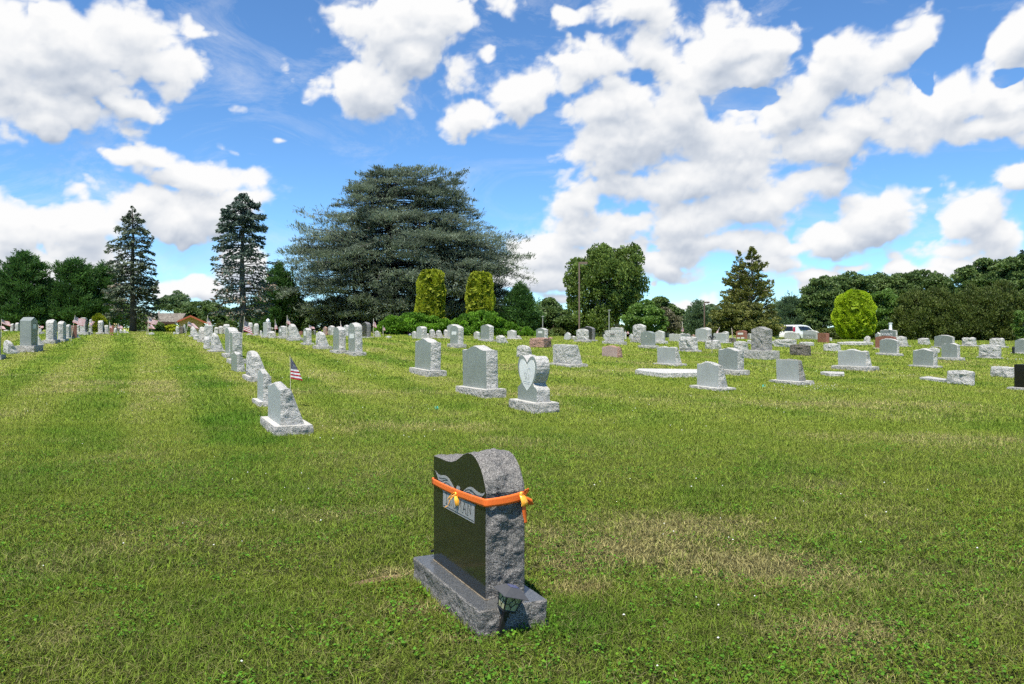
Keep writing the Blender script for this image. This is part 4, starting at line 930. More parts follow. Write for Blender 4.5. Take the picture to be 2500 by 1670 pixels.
# ---------------------------------------------------------------- white car
M_PAINT, nt, N, b = mat_new('white_car_paint'); tc = N.new('ShaderNodeTexCoord'); nt.links.new(ramp(nt, noise_node(nt, 3, 2, .5, tc.outputs['Object']), [(.3, (.72, .73, .73)), (.7, (.80, .80, .80))]), b.inputs['Base Color']); setin(b, 'Roughness', .3); setin(b, 'Coat Weight', .6)
M_TINT = plain('tinted_glass', (.012, .014, .02), .06); M_TAIL = plain('tail_lamp_red', (.32, .02, .05), .2); M_TYRE = plain('tyre_rubber', (.02, .02, .02), .8); M_RIMM = plain('alloy_rim', (.4, .4, .42), .35, .8); M_PLATE = plain('number_plate', (.6, .62, .66), .5)
def car():
    Y = 84.0; K = 110 / 2348.0; xc_ = pxx(1890 + 650 * K, Y); x = xc_; z0 = pxz(780 + 1120 * K, Y)
    t = empty('white_car', (x, Y, z0), R(35)); t.scale = (1.08, 1.05, 1.04); tag(t, 'white boxy family car parked beyond the gravestones, seen from its rear', 'car')
    # local: +X forward, rear at -X=0, Y across
    W = .89
    prof_l = [(.0, .42), (-.04, .62), (-.02, .86), (.10, 1.02), (.14, 1.05)]
    def loft(secs, bm, mat=0):
        rows = [[bm.verts.new(p) for p in s] for s in secs]
        for a, b_ in zip(rows, rows[1:]):
            for k in range(len(a) - 1): f = bm.faces.new((a[k], a[k + 1], b_[k + 1], b_[k])); f.material_index = mat
        return rows
    bm = bmesh.new()
    side = [(0, .30), (-.05, .45), (-.06, .72), (.02, .80), (.05, 1.02), (.13, 1.36), (.22, 1.58), (.45, 1.655), (1.4, 1.68), (2.3, 1.62), (2.75, 1.50), (3.35, 1.08), (4.0, .98), (4.3, .78), (4.33, .45), (4.25, .28)]
    def half(z): return W * (1.0 if z < .95 else 1 - (z - .95) * .22) - (.05 if z > 1.6 else 0)
    L = [bm.verts.new((a, -half(z), z)) for a, z in side]; Rr = [bm.verts.new((a, half(z), z)) for a, z in side]
    for i in range(len(side) - 1): bm.faces.new((L[i], L[i + 1], Rr[i + 1], Rr[i]))
    bm.faces.new((L[-1], L[0], Rr[0], Rr[-1])); bm.faces.new(L[::-1]); bm.faces.new(Rr)
    bmesh.ops.recalc_face_normals(bm, faces=bm.faces); bmesh.ops.bevel(bm, geom=[e for e in bm.edges if len(e.link_faces) == 2 and e.calc_face_angle(0) > .9], offset=.05, segments=2, affect='EDGES')
    body = from_bm('body', bm, M_PAINT, t, False)
    def side_glass(s):
        bm = bmesh.new(); pts = [(.85, 1.50), (1.12, 1.12), (3.0, 1.10), (2.48, 1.43), (2.1, 1.48), (1.4, 1.51)]
        f = [bm.verts.new((a, s * (half(z) + .008), z)) for a, z in pts]; g = [bm.verts.new((a, s * (half(z) - .03), z)) for a, z in pts]
        bm.faces.new(f if s > 0 else f[::-1]); bm.faces.new(g[::-1] if s > 0 else g)
        for i in range(len(f)): k = (i + 1) % len(f); bm.faces.new((f[i], g[i], g[k], f[k]))
        w_ = from_bm('side_window', bm, M_TINT, body); bm = bmesh.new()
        for xx in (1.55,): box(bm, (xx, s * (half(1.3) + .0) - .02, 1.1), (xx + .05, s * (half(1.3)) + .02, 1.54))
        from_bm('window_pillar', bm, M_LBLK, w_)
    for s in (-1, 1): side_glass(s)
    bm = bmesh.new(); pts = [(.040, -.72, 1.06), (.040, .72, 1.06), (.195, .60, 1.53), (.195, -.60, 1.53)]
    f = [bm.verts.new((a - .012, b_, c_)) for a, b_, c_ in pts]; g = [bm.verts.new((a + .03, b_, c_)) for a, b_, c_ in pts]; bm.faces.new(f[::-1]); bm.faces.new(g)
    for i in range(4): k = (i + 1) % 4; bm.faces.new((f[i], g[i], g[k], f[k]))
    bmesh.ops.recalc_face_normals(bm, faces=bm.faces); from_bm('rear_window', bm, M_TINT, body)
    bm = bmesh.new(); pts = [(2.74, -.7, 1.50), (2.74, .7, 1.50), (3.36, .78, 1.09), (3.36, -.78, 1.09)]; poly(bm, [(a + .012, b_, c_ + .012) for a, b_, c_ in pts]); from_bm('windscreen', bm, M_TINT, body)
    for s in (-1, 1):
        bm = bmesh.new(); box(bm, (.02, s * .74, .98), (.20, s * .885, 1.46)); 
        for v in bm.verts:
            if v.co.z > 1.3: v.co.x += .10; v.co.y *= .92
        from_bm('tail_light', bm, M_TAIL, body)
        bm = bmesh.new(); box(bm, (4.2, s * .5, .66), (4.335, s * .84, .82)); from_bm('headlight', bm, M_LAMP, body)
    bm = bmesh.new(); box(bm, (-.075, -.86, .40), (-.02, .86, .70)); bmesh.ops.bevel(bm, geom=bm.edges[:], offset=.02, segments=1, affect='EDGES'); from_bm('bumper', bm, M_PAINT, body)
    bm = bmesh.new(); box(bm, (-.03, -.70, .725), (.0, .70, .76)); from_bm('tailgate_gap', bm, M_LBLK, body)
    bm = bmesh.new(); box(bm, (-.085, -.26, .50), (-.076, .26, .62)); from_bm('number_plate', bm, M_PLATE, body)
    for xx in (.78, 3.45):
        for s in (-1, 1):
            ty = empty('wheel', (xx, s * .80, .32)); ty.parent = t
            bm = bmesh.new(); bmesh.ops.create_cone(bm, segments=20, radius1=.32, radius2=.32, depth=.21, cap_ends=True, matrix=Matrix.Rotation(R(90), 4, 'X')); from_bm('tyre', bm, M_TYRE, ty)
            bm = bmesh.new(); bmesh.ops.create_cone(bm, segments=12, radius1=.2, radius2=.2, depth=.225, cap_ends=True, matrix=Matrix.Rotation(R(90), 4, 'X')); from_bm('rim', bm, M_RIMM, ty)
    return t
CAR = car()
# ---------------------------------------------------------------- foliage
def leaf_mat(name, a, b_, tr=.25, rough=.55, dead=None):
    m, nt, N, b = mat_new(name); at = N.new('ShaderNodeAttribute'); at.attribute_name = 'tone'
    st = [(.0, a), (.85, b_)] + ([(.97, dead)] if dead else [])
    c = ramp(nt, at.outputs['Fac'], st); nt.links.new(c, b.inputs['Base Color']); setin(b, 'Roughness', rough); setin(b, 'Specular IOR Level', .35)
    t = N.new('ShaderNodeBsdfTranslucent'); nt.links.new(c, t.inputs['Color']); ms = N.new('ShaderNodeMixShader'); ms.inputs[0].default_value = tr
    nt.links.new(b.outputs[0], ms.inputs[1]); nt.links.new(t.outputs[0], ms.inputs[2]); nt.links.new(ms.outputs[0], N['Material Output'].inputs[0]); return m
def bark(name, col): 
    m, nt, N, b = mat_new(name); tc = N.new('ShaderNodeTexCoord'); mp = N.new('ShaderNodeMapping'); mp.inputs['Scale'].default_value = (1, 1, .25); nt.links.new(tc.outputs['Object'], mp.inputs[0])
    f = noise_node(nt, 9, 6, .7, mp.outputs[0]); nt.links.new(ramp(nt, f, [(.3, tuple(c * .5 for c in col)), (.7, tuple(c * 1.3 for c in col))]), b.inputs['Base Color']); setin(b, 'Roughness', .9); bumpn(nt, f, 1, .03, b); return m
B_DARK = bark('dark_bark', (.06, .05, .042)); B_GREY = bark('grey_bark', (.13, .12, .11)); B_PALE = bark('pale_bark', (.34, .32, .28)); B_BROWN = bark('brown_bark', (.10, .075, .055))
def nrm(v): return v / np.maximum(np.linalg.norm(v, axis=1, keepdims=True), 1e-9)
def leaves(name, c, d, ln, wd, tone, mat, parent, flat=None, kind=None):
    """rhombic leaf cards: centre, direction, length, width; flat = preferred normal weight"""
    n = len(c); d = nrm(d); r = RNG.normal(size=(n, 3))
    if flat is not None: r = r * (1 - flat) + np.array([[0, 0, 1.0]]) * flat * 1.5
    w = nrm(np.cross(d, r)); ln = np.asarray(ln).reshape(-1, 1) * np.ones((n, 1)); wd = np.asarray(wd).reshape(-1, 1) * np.ones((n, 1))
    v = np.stack([c - d * ln * .5, c + w * wd * .5 + d * ln * .05, c + d * ln * .5, c - w * wd * .5 + d * ln * .05], axis=1).reshape(-1, 3)
    return np_mesh(name, v, None, 4, {'tone': np.repeat(np.clip(tone, 0, 1), 4)}, mat, parent)
def interp(prof, t): return np.interp(t, [p[0] for p in prof], [p[1] for p in prof])
def tree_root(name, px, Y, label, cat='tree', group=None, dz=0.0):
    x = pxx(px, Y); z = terrain(x, Y) + dz; t = empty(name, (x, Y, z)); tag(t, label, cat, group); return t, x, z
DS = 1.0652                                   # the working picture was 2347 px wide
def conifer(label, px, Y, ytop, prof, mat, nb=260, spr=90, ll=.34, lw=.10, rise=.1, droop=.25, platew=.30, up=.15, t0=.25, z_first=.08, trunk=.28, bk=B_DARK, flat=.4, name='spruce_tree', upleaf=.0, lean=0, dens=None, leaders=None, wood=True, fans=0, fanr=.55, jit=.05, ff=.4, deadz=None, bentup=0, tipw=.0):
    """prof: list of (height fraction, left radius px, right radius px) in photo pixels; branches as plates of sprays"""
    t, x, z = tree_root(name, px, Y, label); H = pxz(ytop, Y) - z; s = Y / F
    pl = [(a, b * s) for a, b, c in prof]; pr = [(a, c * s) for a, b, c in prof]
    bm = bmesh.new(); n0 = 9; leaders = leaders or [(0, 0, 1.0, 1.0)]
    for (lx, ly, hf, rf) in leaders:
        pts = [(lx * s * min(1, k / 3) + .06 * math.sin(k * 1.3), ly * min(1, k / 3), H * hf * k / (n0 - 1) - (.3 if k == 0 else 0)) for k in range(n0)]
        tube(bm, pts, [max(.03, trunk * rf * (1 - k / (n0 - .6)) ** .85 + (.12 * trunk if k == 0 else 0)) for k in range(n0)], 8)
    C, Dd, Ln, Tn = [], [], [], []
    rs = RNG; zz = z_first + (1 - z_first) * rs.random(nb) ** (1.05); zz = np.sort(zz)
    ga = 2.39996
    for i, h in enumerate(zz):
        az = i * ga + rs.normal() * .4; ca, sa = math.cos(az), math.sin(az)
        Rl, Rr_ = float(interp(pl, h)), float(interp(pr, h)); wr = (ca + 1) / 2; Rv = Rl * (1 - wr) + Rr_ * wr
        if abs(sa) > .3: Rv *= 1.0
        L = Rv * (rs.uniform(.80, 1.03) if rs.random() < .8 else rs.uniform(.4, .75))
        if fans: L *= .90 + .20 * mnoise.noise(Vector((ca * 2.2, sa * 2.2, h * 9 + px * .01)))
        if L < .15: L = .15
        ld = leaders[int(rs.integers(len(leaders)))] if len(leaders) > 1 else leaders[0]
        lx, ly = ld[0] * s * min(1, h * 2.5), ld[1] * min(1, h * 2.5)
        if h > ld[2]: lx, ly = leaders[0][0] * s, leaders[0][1]
        if len(leaders) > 1: L = max(.3, L - (lx * ca))
        r = rise * rs.uniform(.4, 1.6); dr = droop * rs.uniform(.5, 1.5)
        def pos(tt): return np.stack([lx + ca * L * tt, ly + sa * L * tt, H * h + L * (r * tt - dr * tt ** 2 + bentup * tt ** 4)], axis=-1)
        if wood and (L > .8):
            q = pos(np.linspace(0, .92, 5)); tube(bm, [tuple(p) for p in q], [max(.012, .035 * L ** .5 * (1 - k / 5.5)) for k in range(5)], 3, caps=False)
        dn = 1.0 if dens is None else float(interp(dens, h)); m = int(spr * dn * (L / 3.0) ** 1.1) + 6
        tt = t0 + (1 - t0) * rs.random(m) ** .72; lat = rs.normal(size=m) * platew * L * (.35 + .65 * np.sin(math.pi * np.clip(tt, 0, 1) ** .8) + tipw) * .5
        if fans:
            nf = max(3, int(fans * (L / 4) ** 1.1)); ft = t0 + (1 - t0) * rs.random(nf) ** .7; fl = rs.normal(size=nf) * platew * L * (.30 + .70 * np.sin(math.pi * ft ** .8)) * .55; fz = rs.normal(size=nf) * .16 + .05; ci = rs.integers(nf, size=m)
            rr_ = fanr * rs.uniform(.5, 1.2, nf)[ci]; tt = np.clip(ft[ci] + rs.normal(size=m) * rr_ * .8 / L, 0, 1.04); lat = fl[ci] + rs.normal(size=m) * rr_ * .55
        P = pos(tt); side = np.array([-sa, ca, 0.0]); P = P + lat[:, None] * side
        if fans: P[:, 2] += fz[ci] + .35 * (tt - ft[ci]) * L * .6
        P[:, 2] += rs.normal(size=m) * jit * (.5 + L * .12) - np.abs(lat) * droop * .25
        out = np.array([ca, sa, r - 2 * dr * .7]); D = out * (1 - ff) + side * np.sign(lat)[:, None] * ff + rs.normal(size=(m, 3)) * .3; D[:, 2] += up
        C.append(P); Dd.append(D); Ln.append(ll * rs.uniform(.6, 1.3, m)); tn = rs.normal(.45, .16) + rs.normal(size=m) * .10
        if deadz is not None and deadz[0] < h < deadz[1]: tn = tn + (rs.random(m) < deadz[2]) * 1.0
        Tn.append(np.where(tn > .84, .84 if deadz is None else tn, tn))
    from_bm('trunk', bm, bk, t, True)
    C = np.concatenate(C); Dd = np.concatenate(Dd); Ln = np.concatenate(Ln); Tn = np.concatenate(Tn)
    leaves('crown', C, Dd, Ln, lw * np.ones(len(C)), Tn, mat, t, flat)
    return t
def blob_tree(label, px, Y, ytop, blobs, mat, n=26000, ls=.20, clump=.75, trunk=.22, bk=B_GREY, name='deciduous_tree', limbs=9, fill=.25, updir=.0, hang=0, cat='tree', aspect=.6, nclump=None, trunks=1, depth=1.0, base_z=0.0, group=None, limbw=1.0, shell=.82):
    """blobs: ellipses (cx, cy, rx, ry) in photo pixels that fill the crown"""
    t, x, z = tree_root(name, px, Y, label, cat, group); s = Y / F; H = pxz(ytop, Y) - z; rs = RNG
    E = [(pxx(a, Y) - x, pxz(b, Y) - z, c * s, d * s) for a, b, c, d in blobs]
    area = np.array([e[2] * e[3] for e in E]); area = area / area.sum(); tot = sum(e[2] * e[3] for e in E) * math.pi
    nc = nclump or int(tot / (clump * clump) * 2.6)
    cc = []
    for e, w in zip(E, area):
        k = max(6, int(nc * w)); d = nrm(rs.normal(size=(k, 3))); r = np.where(rs.random(k) < fill, rs.uniform(.3, .8, k), rs.uniform(shell, 1.0, k))[:, None]
        p = d * r * np.array([[e[2], (e[2] + e[3]) * .5 * depth, e[3]]]); p[:, 0] += e[0]; p[:, 2] += e[1]; p[:, 1] += rs.normal(size=k) * .1; cc.append(p)
    cc = np.concatenate(cc); kk = cc[:, 2] > base_z + .1; cc = cc[kk] if kk.sum() > 5 else cc + np.array([[0, 0, .4]]); k = len(cc); per = max(12, n // k)
    rad = clump * rs.uniform(.55, 1.15, k); ct = rs.normal(.45, .17, k)
    d = nrm(rs.normal(size=(k * per, 3))); d[:, 2] = np.where(rs.random(k * per) < .5, np.abs(d[:, 2]), d[:, 2]); rr = rs.random(k * per) ** .33
    P = np.repeat(cc, per, 0) + d * rr[:, None] * np.repeat(rad, per)[:, None] * np.array([[1, 1, aspect]])
    keep = P[:, 2] > base_z + .03; D = nrm(rs.normal(size=P.shape)) * .7 + d * .6; D[:, 2] += updir - hang
    tn = np.repeat(ct, per) + rs.normal(size=len(P)) * .15
    leaves('crown', P[keep], D[keep], ls * rs.uniform(.6, 1.3, keep.sum()), ls * .62 * rs.uniform(.7, 1.2, keep.sum()), np.clip(tn[keep], 0, .84), mat, t)
    bm = bmesh.new(); cx0 = np.mean([e[0] for e in E])
    for q in range(trunks):
        bx = (q - (trunks - 1) / 2) * .5; tx = cx0 + (q - (trunks - 1) / 2) * 1.6
        pts = [(bx, 0, -.3), (bx * 1.2, 0, H * .2), (bx + (tx - bx) * .4, .1, H * .45), (tx, .1, H * .72), (tx * 1.05, 0, H * .88)]
        tube(bm, pts, [trunk * 1.15, trunk * .9, trunk * .62, trunk * .3, trunk * .08], 8)
        sel = cc[rs.choice(k, min(limbs, k), replace=False)]
        for p in sel:
            a = Vector(pts[1]).lerp(Vector(pts[3]), rs.uniform(0, 1)); b = Vector(p); m_ = a.lerp(b, .5) + Vector((0, 0, .3)); tube(bm, [a, m_, b], [trunk * .28 * limbw, trunk * .16 * limbw, trunk * .05], 5, caps=False)
    from_bm('trunk', bm, bk, t, True); return t
def shrub(label, px, Y, shape, mat, n, ls, name='shrub', upd=.8, lump=.12, spire=0.0, bk=B_BROWN, lobes=18, cat='shrub', aspect=.35, deep=.25, group=None):
    """shape: (half width px, top y px, base y px, profile) ; dense skin of sprays over a lumpy body"""
    hw, yt, yb, prof = shape; t, x, z = tree_root(name, px, Y, label, cat, group); s = Y / F; H = pxz(yt, Y) - z; rs = RNG; W = hw * s
    h = rs.random(n) ** .9; az = rs.random(n) * 2 * math.pi
    R_ = interp(prof, h) * W; ca, sa = np.cos(az), np.sin(az)
    lb = np.zeros(n)
    for k in range(lobes):
        a0 = rs.random() * 6.28; h0 = rs.random(); da = np.abs((az - a0 + math.pi) % (2 * math.pi) - math.pi); lb = np.maximum(lb, np.exp(-((da * 2.2) ** 2 + ((h - h0) * (4 + 3 * (aspect < .5))) ** 2)))
    fine = .5 + .5 * np.sin(az * 13 + h * 9 + np.sin(h * 23 + az * 5) * 1.3)
    if spire: fine = np.clip(.5 + .5 * np.sin(az * 11 + 1.2 * np.sin(h * 5 + az * 2)) * (1 - .4 * np.abs(np.sin(az * 2.5))), 0, 1)
    dep = 1 - lump * (1 - lb) - lump * .55 * (1 - fine) - np.abs(rs.normal(size=n)) * deep * .3
    rr = R_ * dep; P = np.stack([ca * rr, sa * rr * .9, H * h * (1 - lump * .5 * (1 - lb) * h) * (1 - spire * (1 - fine) * h ** 2)], axis=1)
    D = np.stack([ca * .5, sa * .5, np.full(n, upd)], axis=1) + rs.normal(size=(n, 3)) * .28
    tn = .30 + .35 * fine * lb + rs.normal(size=n) * .14
    leaves('crown', P, D, ls * rs.uniform(.6, 1.3, n), ls * .38 * np.ones(n), np.clip(tn, 0, .84), mat, t)
    bm = bmesh.new(); tube(bm, [(0, 0, -.2), (0, 0, H * .5), (0, 0, H * .8)], [.12, .08, .03], 6)
    # dark inner body of twigs
    for k in range(26):
        a = rs.random() * 6.28; hh = rs.uniform(.1, .8); r = float(interp(prof, hh)) * W * .8; tube(bm, [(0, 0, H * hh * .5), (math.cos(a) * r, math.sin(a) * r * .9, H * hh)], [.03, .01], 4, caps=False)
    from_bm('trunk', bm, bk, t, True)
    # opaque inner mass of old wood and needles
    m2 = 3000; h = rs.random(m2); az = rs.random(m2) * 6.28; r = interp(prof, h) * W * rs.uniform(.55, .8, m2)
    P = np.stack([np.cos(az) * r, np.sin(az) * r, H * h * .95], axis=1); leaves('inner_foliage', P, rs.normal(size=(m2, 3)), ls * 2.6, ls * 2.0, rs.uniform(0, .3, m2), mat, t)
    return t
L_SPR = leaf_mat('spruce_needles', (0.029, 0.046, 0.029), (0.102, 0.131, 0.072), .12, .6, (0.174, 0.138, 0.094))
L_SPR2 = leaf_mat('blue_spruce_needles', (0.026, 0.046, 0.035), (0.094, 0.138, 0.102), .12, .6, (0.189, 0.145, 0.102))
L_CED = leaf_mat('blue_cedar_needles', (.085, .115, .080), (.25, .30, .215), .3, .75)
L_PINE = leaf_mat('pine_needles', (.028, .075, .018), (.095, .20, .045), .3, .6)
L_PINEB = leaf_mat('bluish_pine_needles', (.06, .11, .05), (.16, .24, .12), .3, .6)
L_GOLD = leaf_mat('golden_arborvitae', (.13, .16, .005), (.50, .56, .025), .3, .75)
L_DOME = leaf_mat('golden_dome_scales', (.15, .22, .004), (.50, .66, .02), .3, .75)
L_JUN = leaf_mat('bright_juniper', (.05, .13, .006), (.18, .36, .02), .3, .7)
L_OLIVE = leaf_mat('olive_juniper', (.060, .075, .014), (.20, .215, .045), .3, .6)
L_DEC = leaf_mat('poplar_leaves', (.060, .105, .018), (.20, .28, .060), .35, .45)
L_DEC2 = leaf_mat('oak_leaves', (.050, .095, .024), (.15, .22, .060), .35, .55)
L_DEC3 = leaf_mat('light_green_leaves', (0.057, 0.115, 0.017), (0.161, 0.276, 0.052), .35, .5)
L_FAR = leaf_mat('distant_leaves', (.08, .13, .055), (.18, .26, .11), .35, .6)
L_YEW = leaf_mat('dark_yew_needles', (.034, .056, .008), (.12, .155, .028), .3, .6)
L_BRN = leaf_mat('brown_twigs', (0.069, 0.069, 0.034), (0.172, 0.161, 0.092), .2, .7)
g = lambda *a: tuple((p * DS if i else p) for i, p in enumerate(a))
def pp(*rows): return [(a, b * DS, c * DS) for a, b, c in rows]
def bb(*rows): return [tuple(v * DS for v in r) for r in rows]
# big blue cedar
conifer('huge spreading blue cedar with layered horizontal branches in the middle of the view', 893 * DS, 80, 388 * DS,
    pp((0, 190, 285), (.08, 215, 305), (.23, 262, 345), (.39, 268, 350), (.49, 250, 335), (.6, 215, 300), (.67, 175, 258), (.75, 135, 245), (.83, 108, 228), (.91, 88, 190), (.96, 66, 95), (1.0, 30, 40)),
    L_CED, nb=520, spr=150, fans=12, fanr=.55, ll=.46, lw=.085, rise=.22, droop=.24, platew=.30, up=.30, t0=.38, z_first=.05, trunk=.62, flat=.78, name='cedar_tree', jit=.055, ff=.45, bentup=.0,
    leaders=[(0, 0, .99, 1.0), (70, 1.0, .93, .55), (-40, -1, .86, .5), (130, .5, .9, .45), (-90, 1, .62, .4), (190, -1, .6, .4)])
conifer('dark spruce with thin bare trunk at its foot, left of the house', 304 * DS, 66, 474 * DS,
    pp((0, 24, 24), (.12, 66, 60), (.2, 68, 64), (.35, 63, 62), (.45, 58, 60), (.5, 54, 66), (.58, 70, 50), (.66, 62, 46), (.74, 52, 46), (.82, 44, 40), (.9, 28, 26), (.96, 15, 12), (1, 2, 2)),
    L_SPR, nb=165, spr=100, ll=.30, lw=.11, rise=.16, droop=.42, platew=.30, up=-.05, t0=.3, z_first=.14, trunk=.30, flat=.25, jit=.10, bentup=.16, tipw=.2, deadz=(.1, .4, .05))
conifer('tall spruce with sparse half-dead middle branches right of the house', 556 * DS, 66, 444 * DS,
    pp((0, 12, 12), (.10, 74, 74), (.2, 74, 76), (.3, 68, 82), (.42, 68, 88), (.5, 74, 84), (.56, 72, 62), (.62, 72, 58), (.7, 70, 56), (.78, 62, 58), (.85, 52, 52), (.92, 38, 42), (.97, 20, 22), (1, 5, 5)),
    L_SPR2, nb=190, spr=105, ll=.32, lw=.12, rise=.18, droop=.40, platew=.30, up=-.05, t0=.3, z_first=.12, trunk=.34, flat=.25, jit=.11, bentup=.16, tipw=.2,
    dens=[(0, 1.0), (.3, .55), (.45, .35), (.55, .7), (.62, 1.2), (1, 1.8)], deadz=(.05, .48, .22), bk=B_GREY)
PW = dict(nb=230, spr=220, fans=8, fanr=.5, ll=.34, lw=.085, rise=.35, droop=.10, platew=.34, up=.5, t0=.35, z_first=.02, trunk=.3, flat=.1, name='pine_tree', jit=.16, tipw=.3)
conifer('dark green pine at the far left edge', 55 * DS, 78, 579 * DS, pp((0, 80, 70), (.3, 85, 72), (.5, 75, 66), (.7, 55, 55), (.85, 32, 38), (.95, 14, 16), (1, 3, 3)), L_PINE, **PW)
conifer('dark green pine between the left edge pine and the spruce', 168 * DS, 80, 596 * DS, pp((0, 75, 75), (.3, 72, 72), (.5, 60, 66), (.7, 50, 55), (.85, 38, 42), (.95, 20, 22), (1, 4, 4)), L_PINE, **PW)
conifer('dark green pine right behind the left spruce', 236 * DS, 82, 606 * DS, pp((0, 75, 60), (.3, 70, 55), (.5, 52, 48), (.7, 36, 40), (.85, 24, 28), (1, 3, 3)), L_PINE, **PW)
conifer('dark pine beyond the left edge of the lawn', -45 * DS, 80, 600 * DS, pp((0, 80, 80), (.4, 70, 70), (.7, 50, 50), (1, 3, 3)), L_PINE, **PW)
conifer('green pine between the tall spruce and the cedar', 640 * DS, 78, 606 * DS, pp((0, 72, 72), (.3, 62, 62), (.5, 50, 50), (.7, 36, 36), (.85, 22, 22), (1, 3, 3)), L_PINE, **PW)
conifer('green pine at the right foot of the cedar', 1192 * DS, 74, 652 * DS, pp((0, 62, 62), (.3, 55, 58), (.55, 42, 44), (.75, 26, 30), (1, 4, 4)), L_PINE, **{**PW, 'nb': 170})
conifer('bluish pine left of the twin-topped juniper', 1600 * DS, 86, 694 * DS, pp((0, 48, 50), (.4, 42, 42), (.7, 28, 30), (1, 4, 4)), L_PINEB, **{**PW, 'nb': 150})
conifer('bluish pine behind the white car', 1812 * DS, 98, 682 * DS, pp((0, 70, 70), (.4, 58, 58), (.7, 40, 40), (1, 8, 8)), L_PINEB, **{**PW, 'nb': 170})
conifer('spruce tip rising behind the trees at the right edge', 2343 * DS, 110, 574 * DS, pp((0, 40, 40), (.5, 34, 34), (.85, 14, 14), (1, 2, 2)), L_SPR2, nb=160, spr=120, ll=.45, lw=.16, rise=.1, droop=.3, platew=.3, trunk=.3)
# twin-topped juniper
conifer('olive green juniper with two pointed tops', 1722 * DS, 76, 566 * DS,
    pp((0, 30, 30), (.15, 68, 58), (.3, 64, 60), (.45, 58, 60), (.55, 50, 52), (.68, 36, 42), (.8, 18, 28), (.9, 10, 16), (1, 2, 3)),
    L_OLIVE, nb=190, spr=95, ll=.30, lw=.13, rise=.55, droop=.25, platew=.30, up=.3, t0=.25, z_first=.08, trunk=.2, flat=.1, name='juniper_tree', jit=.13, bk=B_PALE, tipw=.2)
conifer('slimmer left stem of the twin-topped juniper', 1694 * DS, 77, 577 * DS,
    pp((0, 20, 20), (.2, 54, 30), (.5, 46, 26), (.7, 34, 20), (.82, 18, 14), (.9, 10, 9), (1, 2, 2)),
    L_OLIVE, nb=120, spr=95, ll=.30, lw=.13, rise=.55, droop=.25, platew=.30, up=.3, t0=.25, z_first=.1, trunk=.16, flat=.1, name='juniper_tree', jit=.13, bk=B_PALE, tipw=.2)
blob_tree('low spreading olive juniper skirt beneath the twin-topped juniper', 1700 * DS, 73, 690 * DS, bb((1665, 725, 34, 34), (1700, 745, 50, 28), (1745, 745, 45, 26), (1650, 752, 26, 18), (1710, 715, 40, 22)), L_OLIVE, n=22000, ls=.2, clump=.55, trunk=.12, bk=B_PALE, name='spreading_juniper', cat='shrub', limbs=12)
# golden arborvitae pair, dome, hedges
col_prof = [(0, .80), (.08, .94), (.3, 1.0), (.6, .95), (.8, .84), (.92, .62), (1, .25)]
shrub('left golden columnar arborvitae in front of the cedar', 987 * DS, 64, (40 * DS, 612 * DS, 735 * DS, [(0, 1.0), (.3, 1.0), (.6, .95), (.8, .88), (.92, .80), (1, .5)]), L_GOLD, 30000, .16, 'arborvitae', 1.6, .20, .14, cat='conifer shrub', lobes=30)
shrub('right golden columnar arborvitae in front of the cedar', 1100 * DS, 64, (38 * DS, 618 * DS, 730 * DS, [(0, 1.0), (.3, 1.0), (.6, .97), (.8, .92), (.92, .82), (1, .52)]), L_GOLD, 30000, .16, 'arborvitae', 1.6, .20, .14, cat='conifer shrub', lobes=30)
shrub('round golden dome shaped arborvitae on the right', 1957 * DS, 66, (53 * DS, 661 * DS, 785 * DS, [(0, .30), (.06, .58), (.15, .82), (.3, .97), (.45, 1), (.62, .97), (.76, .86), (.87, .67), (.95, .42), (1, .12)]), L_DOME, 34000, .17, 'arborvitae', .5, .17, cat='conifer shrub', lobes=40)
shrub('golden globe shrub before the dark pines on the left', 226 * DS, 58, (21 * DS, 720 * DS, 768 * DS, [(0, .9), (.3, 1), (.6, .9), (.85, .55), (1, .05)]), L_GOLD, 9000, .15, 'globe_shrub', .1, .14)
far_low = lambda label, px, bl: blob_tree(label, px * DS, 92, 740 * DS, bb(*bl), L_YEW, n=14000, ls=.26, clump=.7, trunk=.1, name='bush', cat='shrub', bk=B_BROWN)
far_low('dark undergrowth beneath the tall leafy tree', 1370, ((1340, 765, 30, 14), (1375, 762, 34, 18), (1420, 765, 34, 16), (1460, 768, 26, 14)))
far_low('dark undergrowth right of the golden dome shrub', 2030, ((2010, 765, 26, 20), (2045, 768, 30, 20), (1900, 770, 30, 16), (1850, 770, 24, 14)))
far_low('dark undergrowth between the short pole and the juniper', 1600, ((1540, 768, 30, 14), (1590, 765, 34, 18), (1640, 768, 30, 16)))
far_low('dark undergrowth left of the long brown pole', 1270, ((1230, 772, 26, 12), (1270, 768, 28, 16), (1305, 770, 24, 14)))
far_low('dark undergrowth under the right yews', 2200, ((2120, 775, 40, 18), (2200, 775, 40, 20), (2290, 775, 44, 20), (2345, 775, 30, 24)))
HB_ = dict(mat=L_JUN, ls=.15, clump=.5, trunk=.1, bk=B_BROWN, name='juniper_hedge', cat='shrub', limbs=4, fill=.15, updir=.6, aspect=.7)
blob_tree('wide bright green juniper hedge at the foot of the left arborvitae', 935 * DS, 60, 724 * DS, bb((905, 755, 34, 26), (945, 750, 42, 27), (985, 752, 32, 24), (880, 765, 14, 15)), n=26000, **HB_)
blob_tree('small bright green juniper between the two arborvitae', 1020 * DS, 60.5, 730 * DS, bb((1005, 752, 26, 20), (1035, 752, 24, 22)), n=12000, **HB_)
blob_tree('domed bright green juniper below the right arborvitae', 1110 * DS, 60, 718 * DS, bb((1075, 752, 34, 26), (1112, 748, 42, 31), (1150, 760, 34, 20)), n=26000, **HB_)
blob_tree('low green juniper trailing right of the domed one', 1185 * DS, 60.5, 745 * DS, bb((1185, 763, 26, 14), (1215, 768, 22, 11)), n=9000, **HB_)
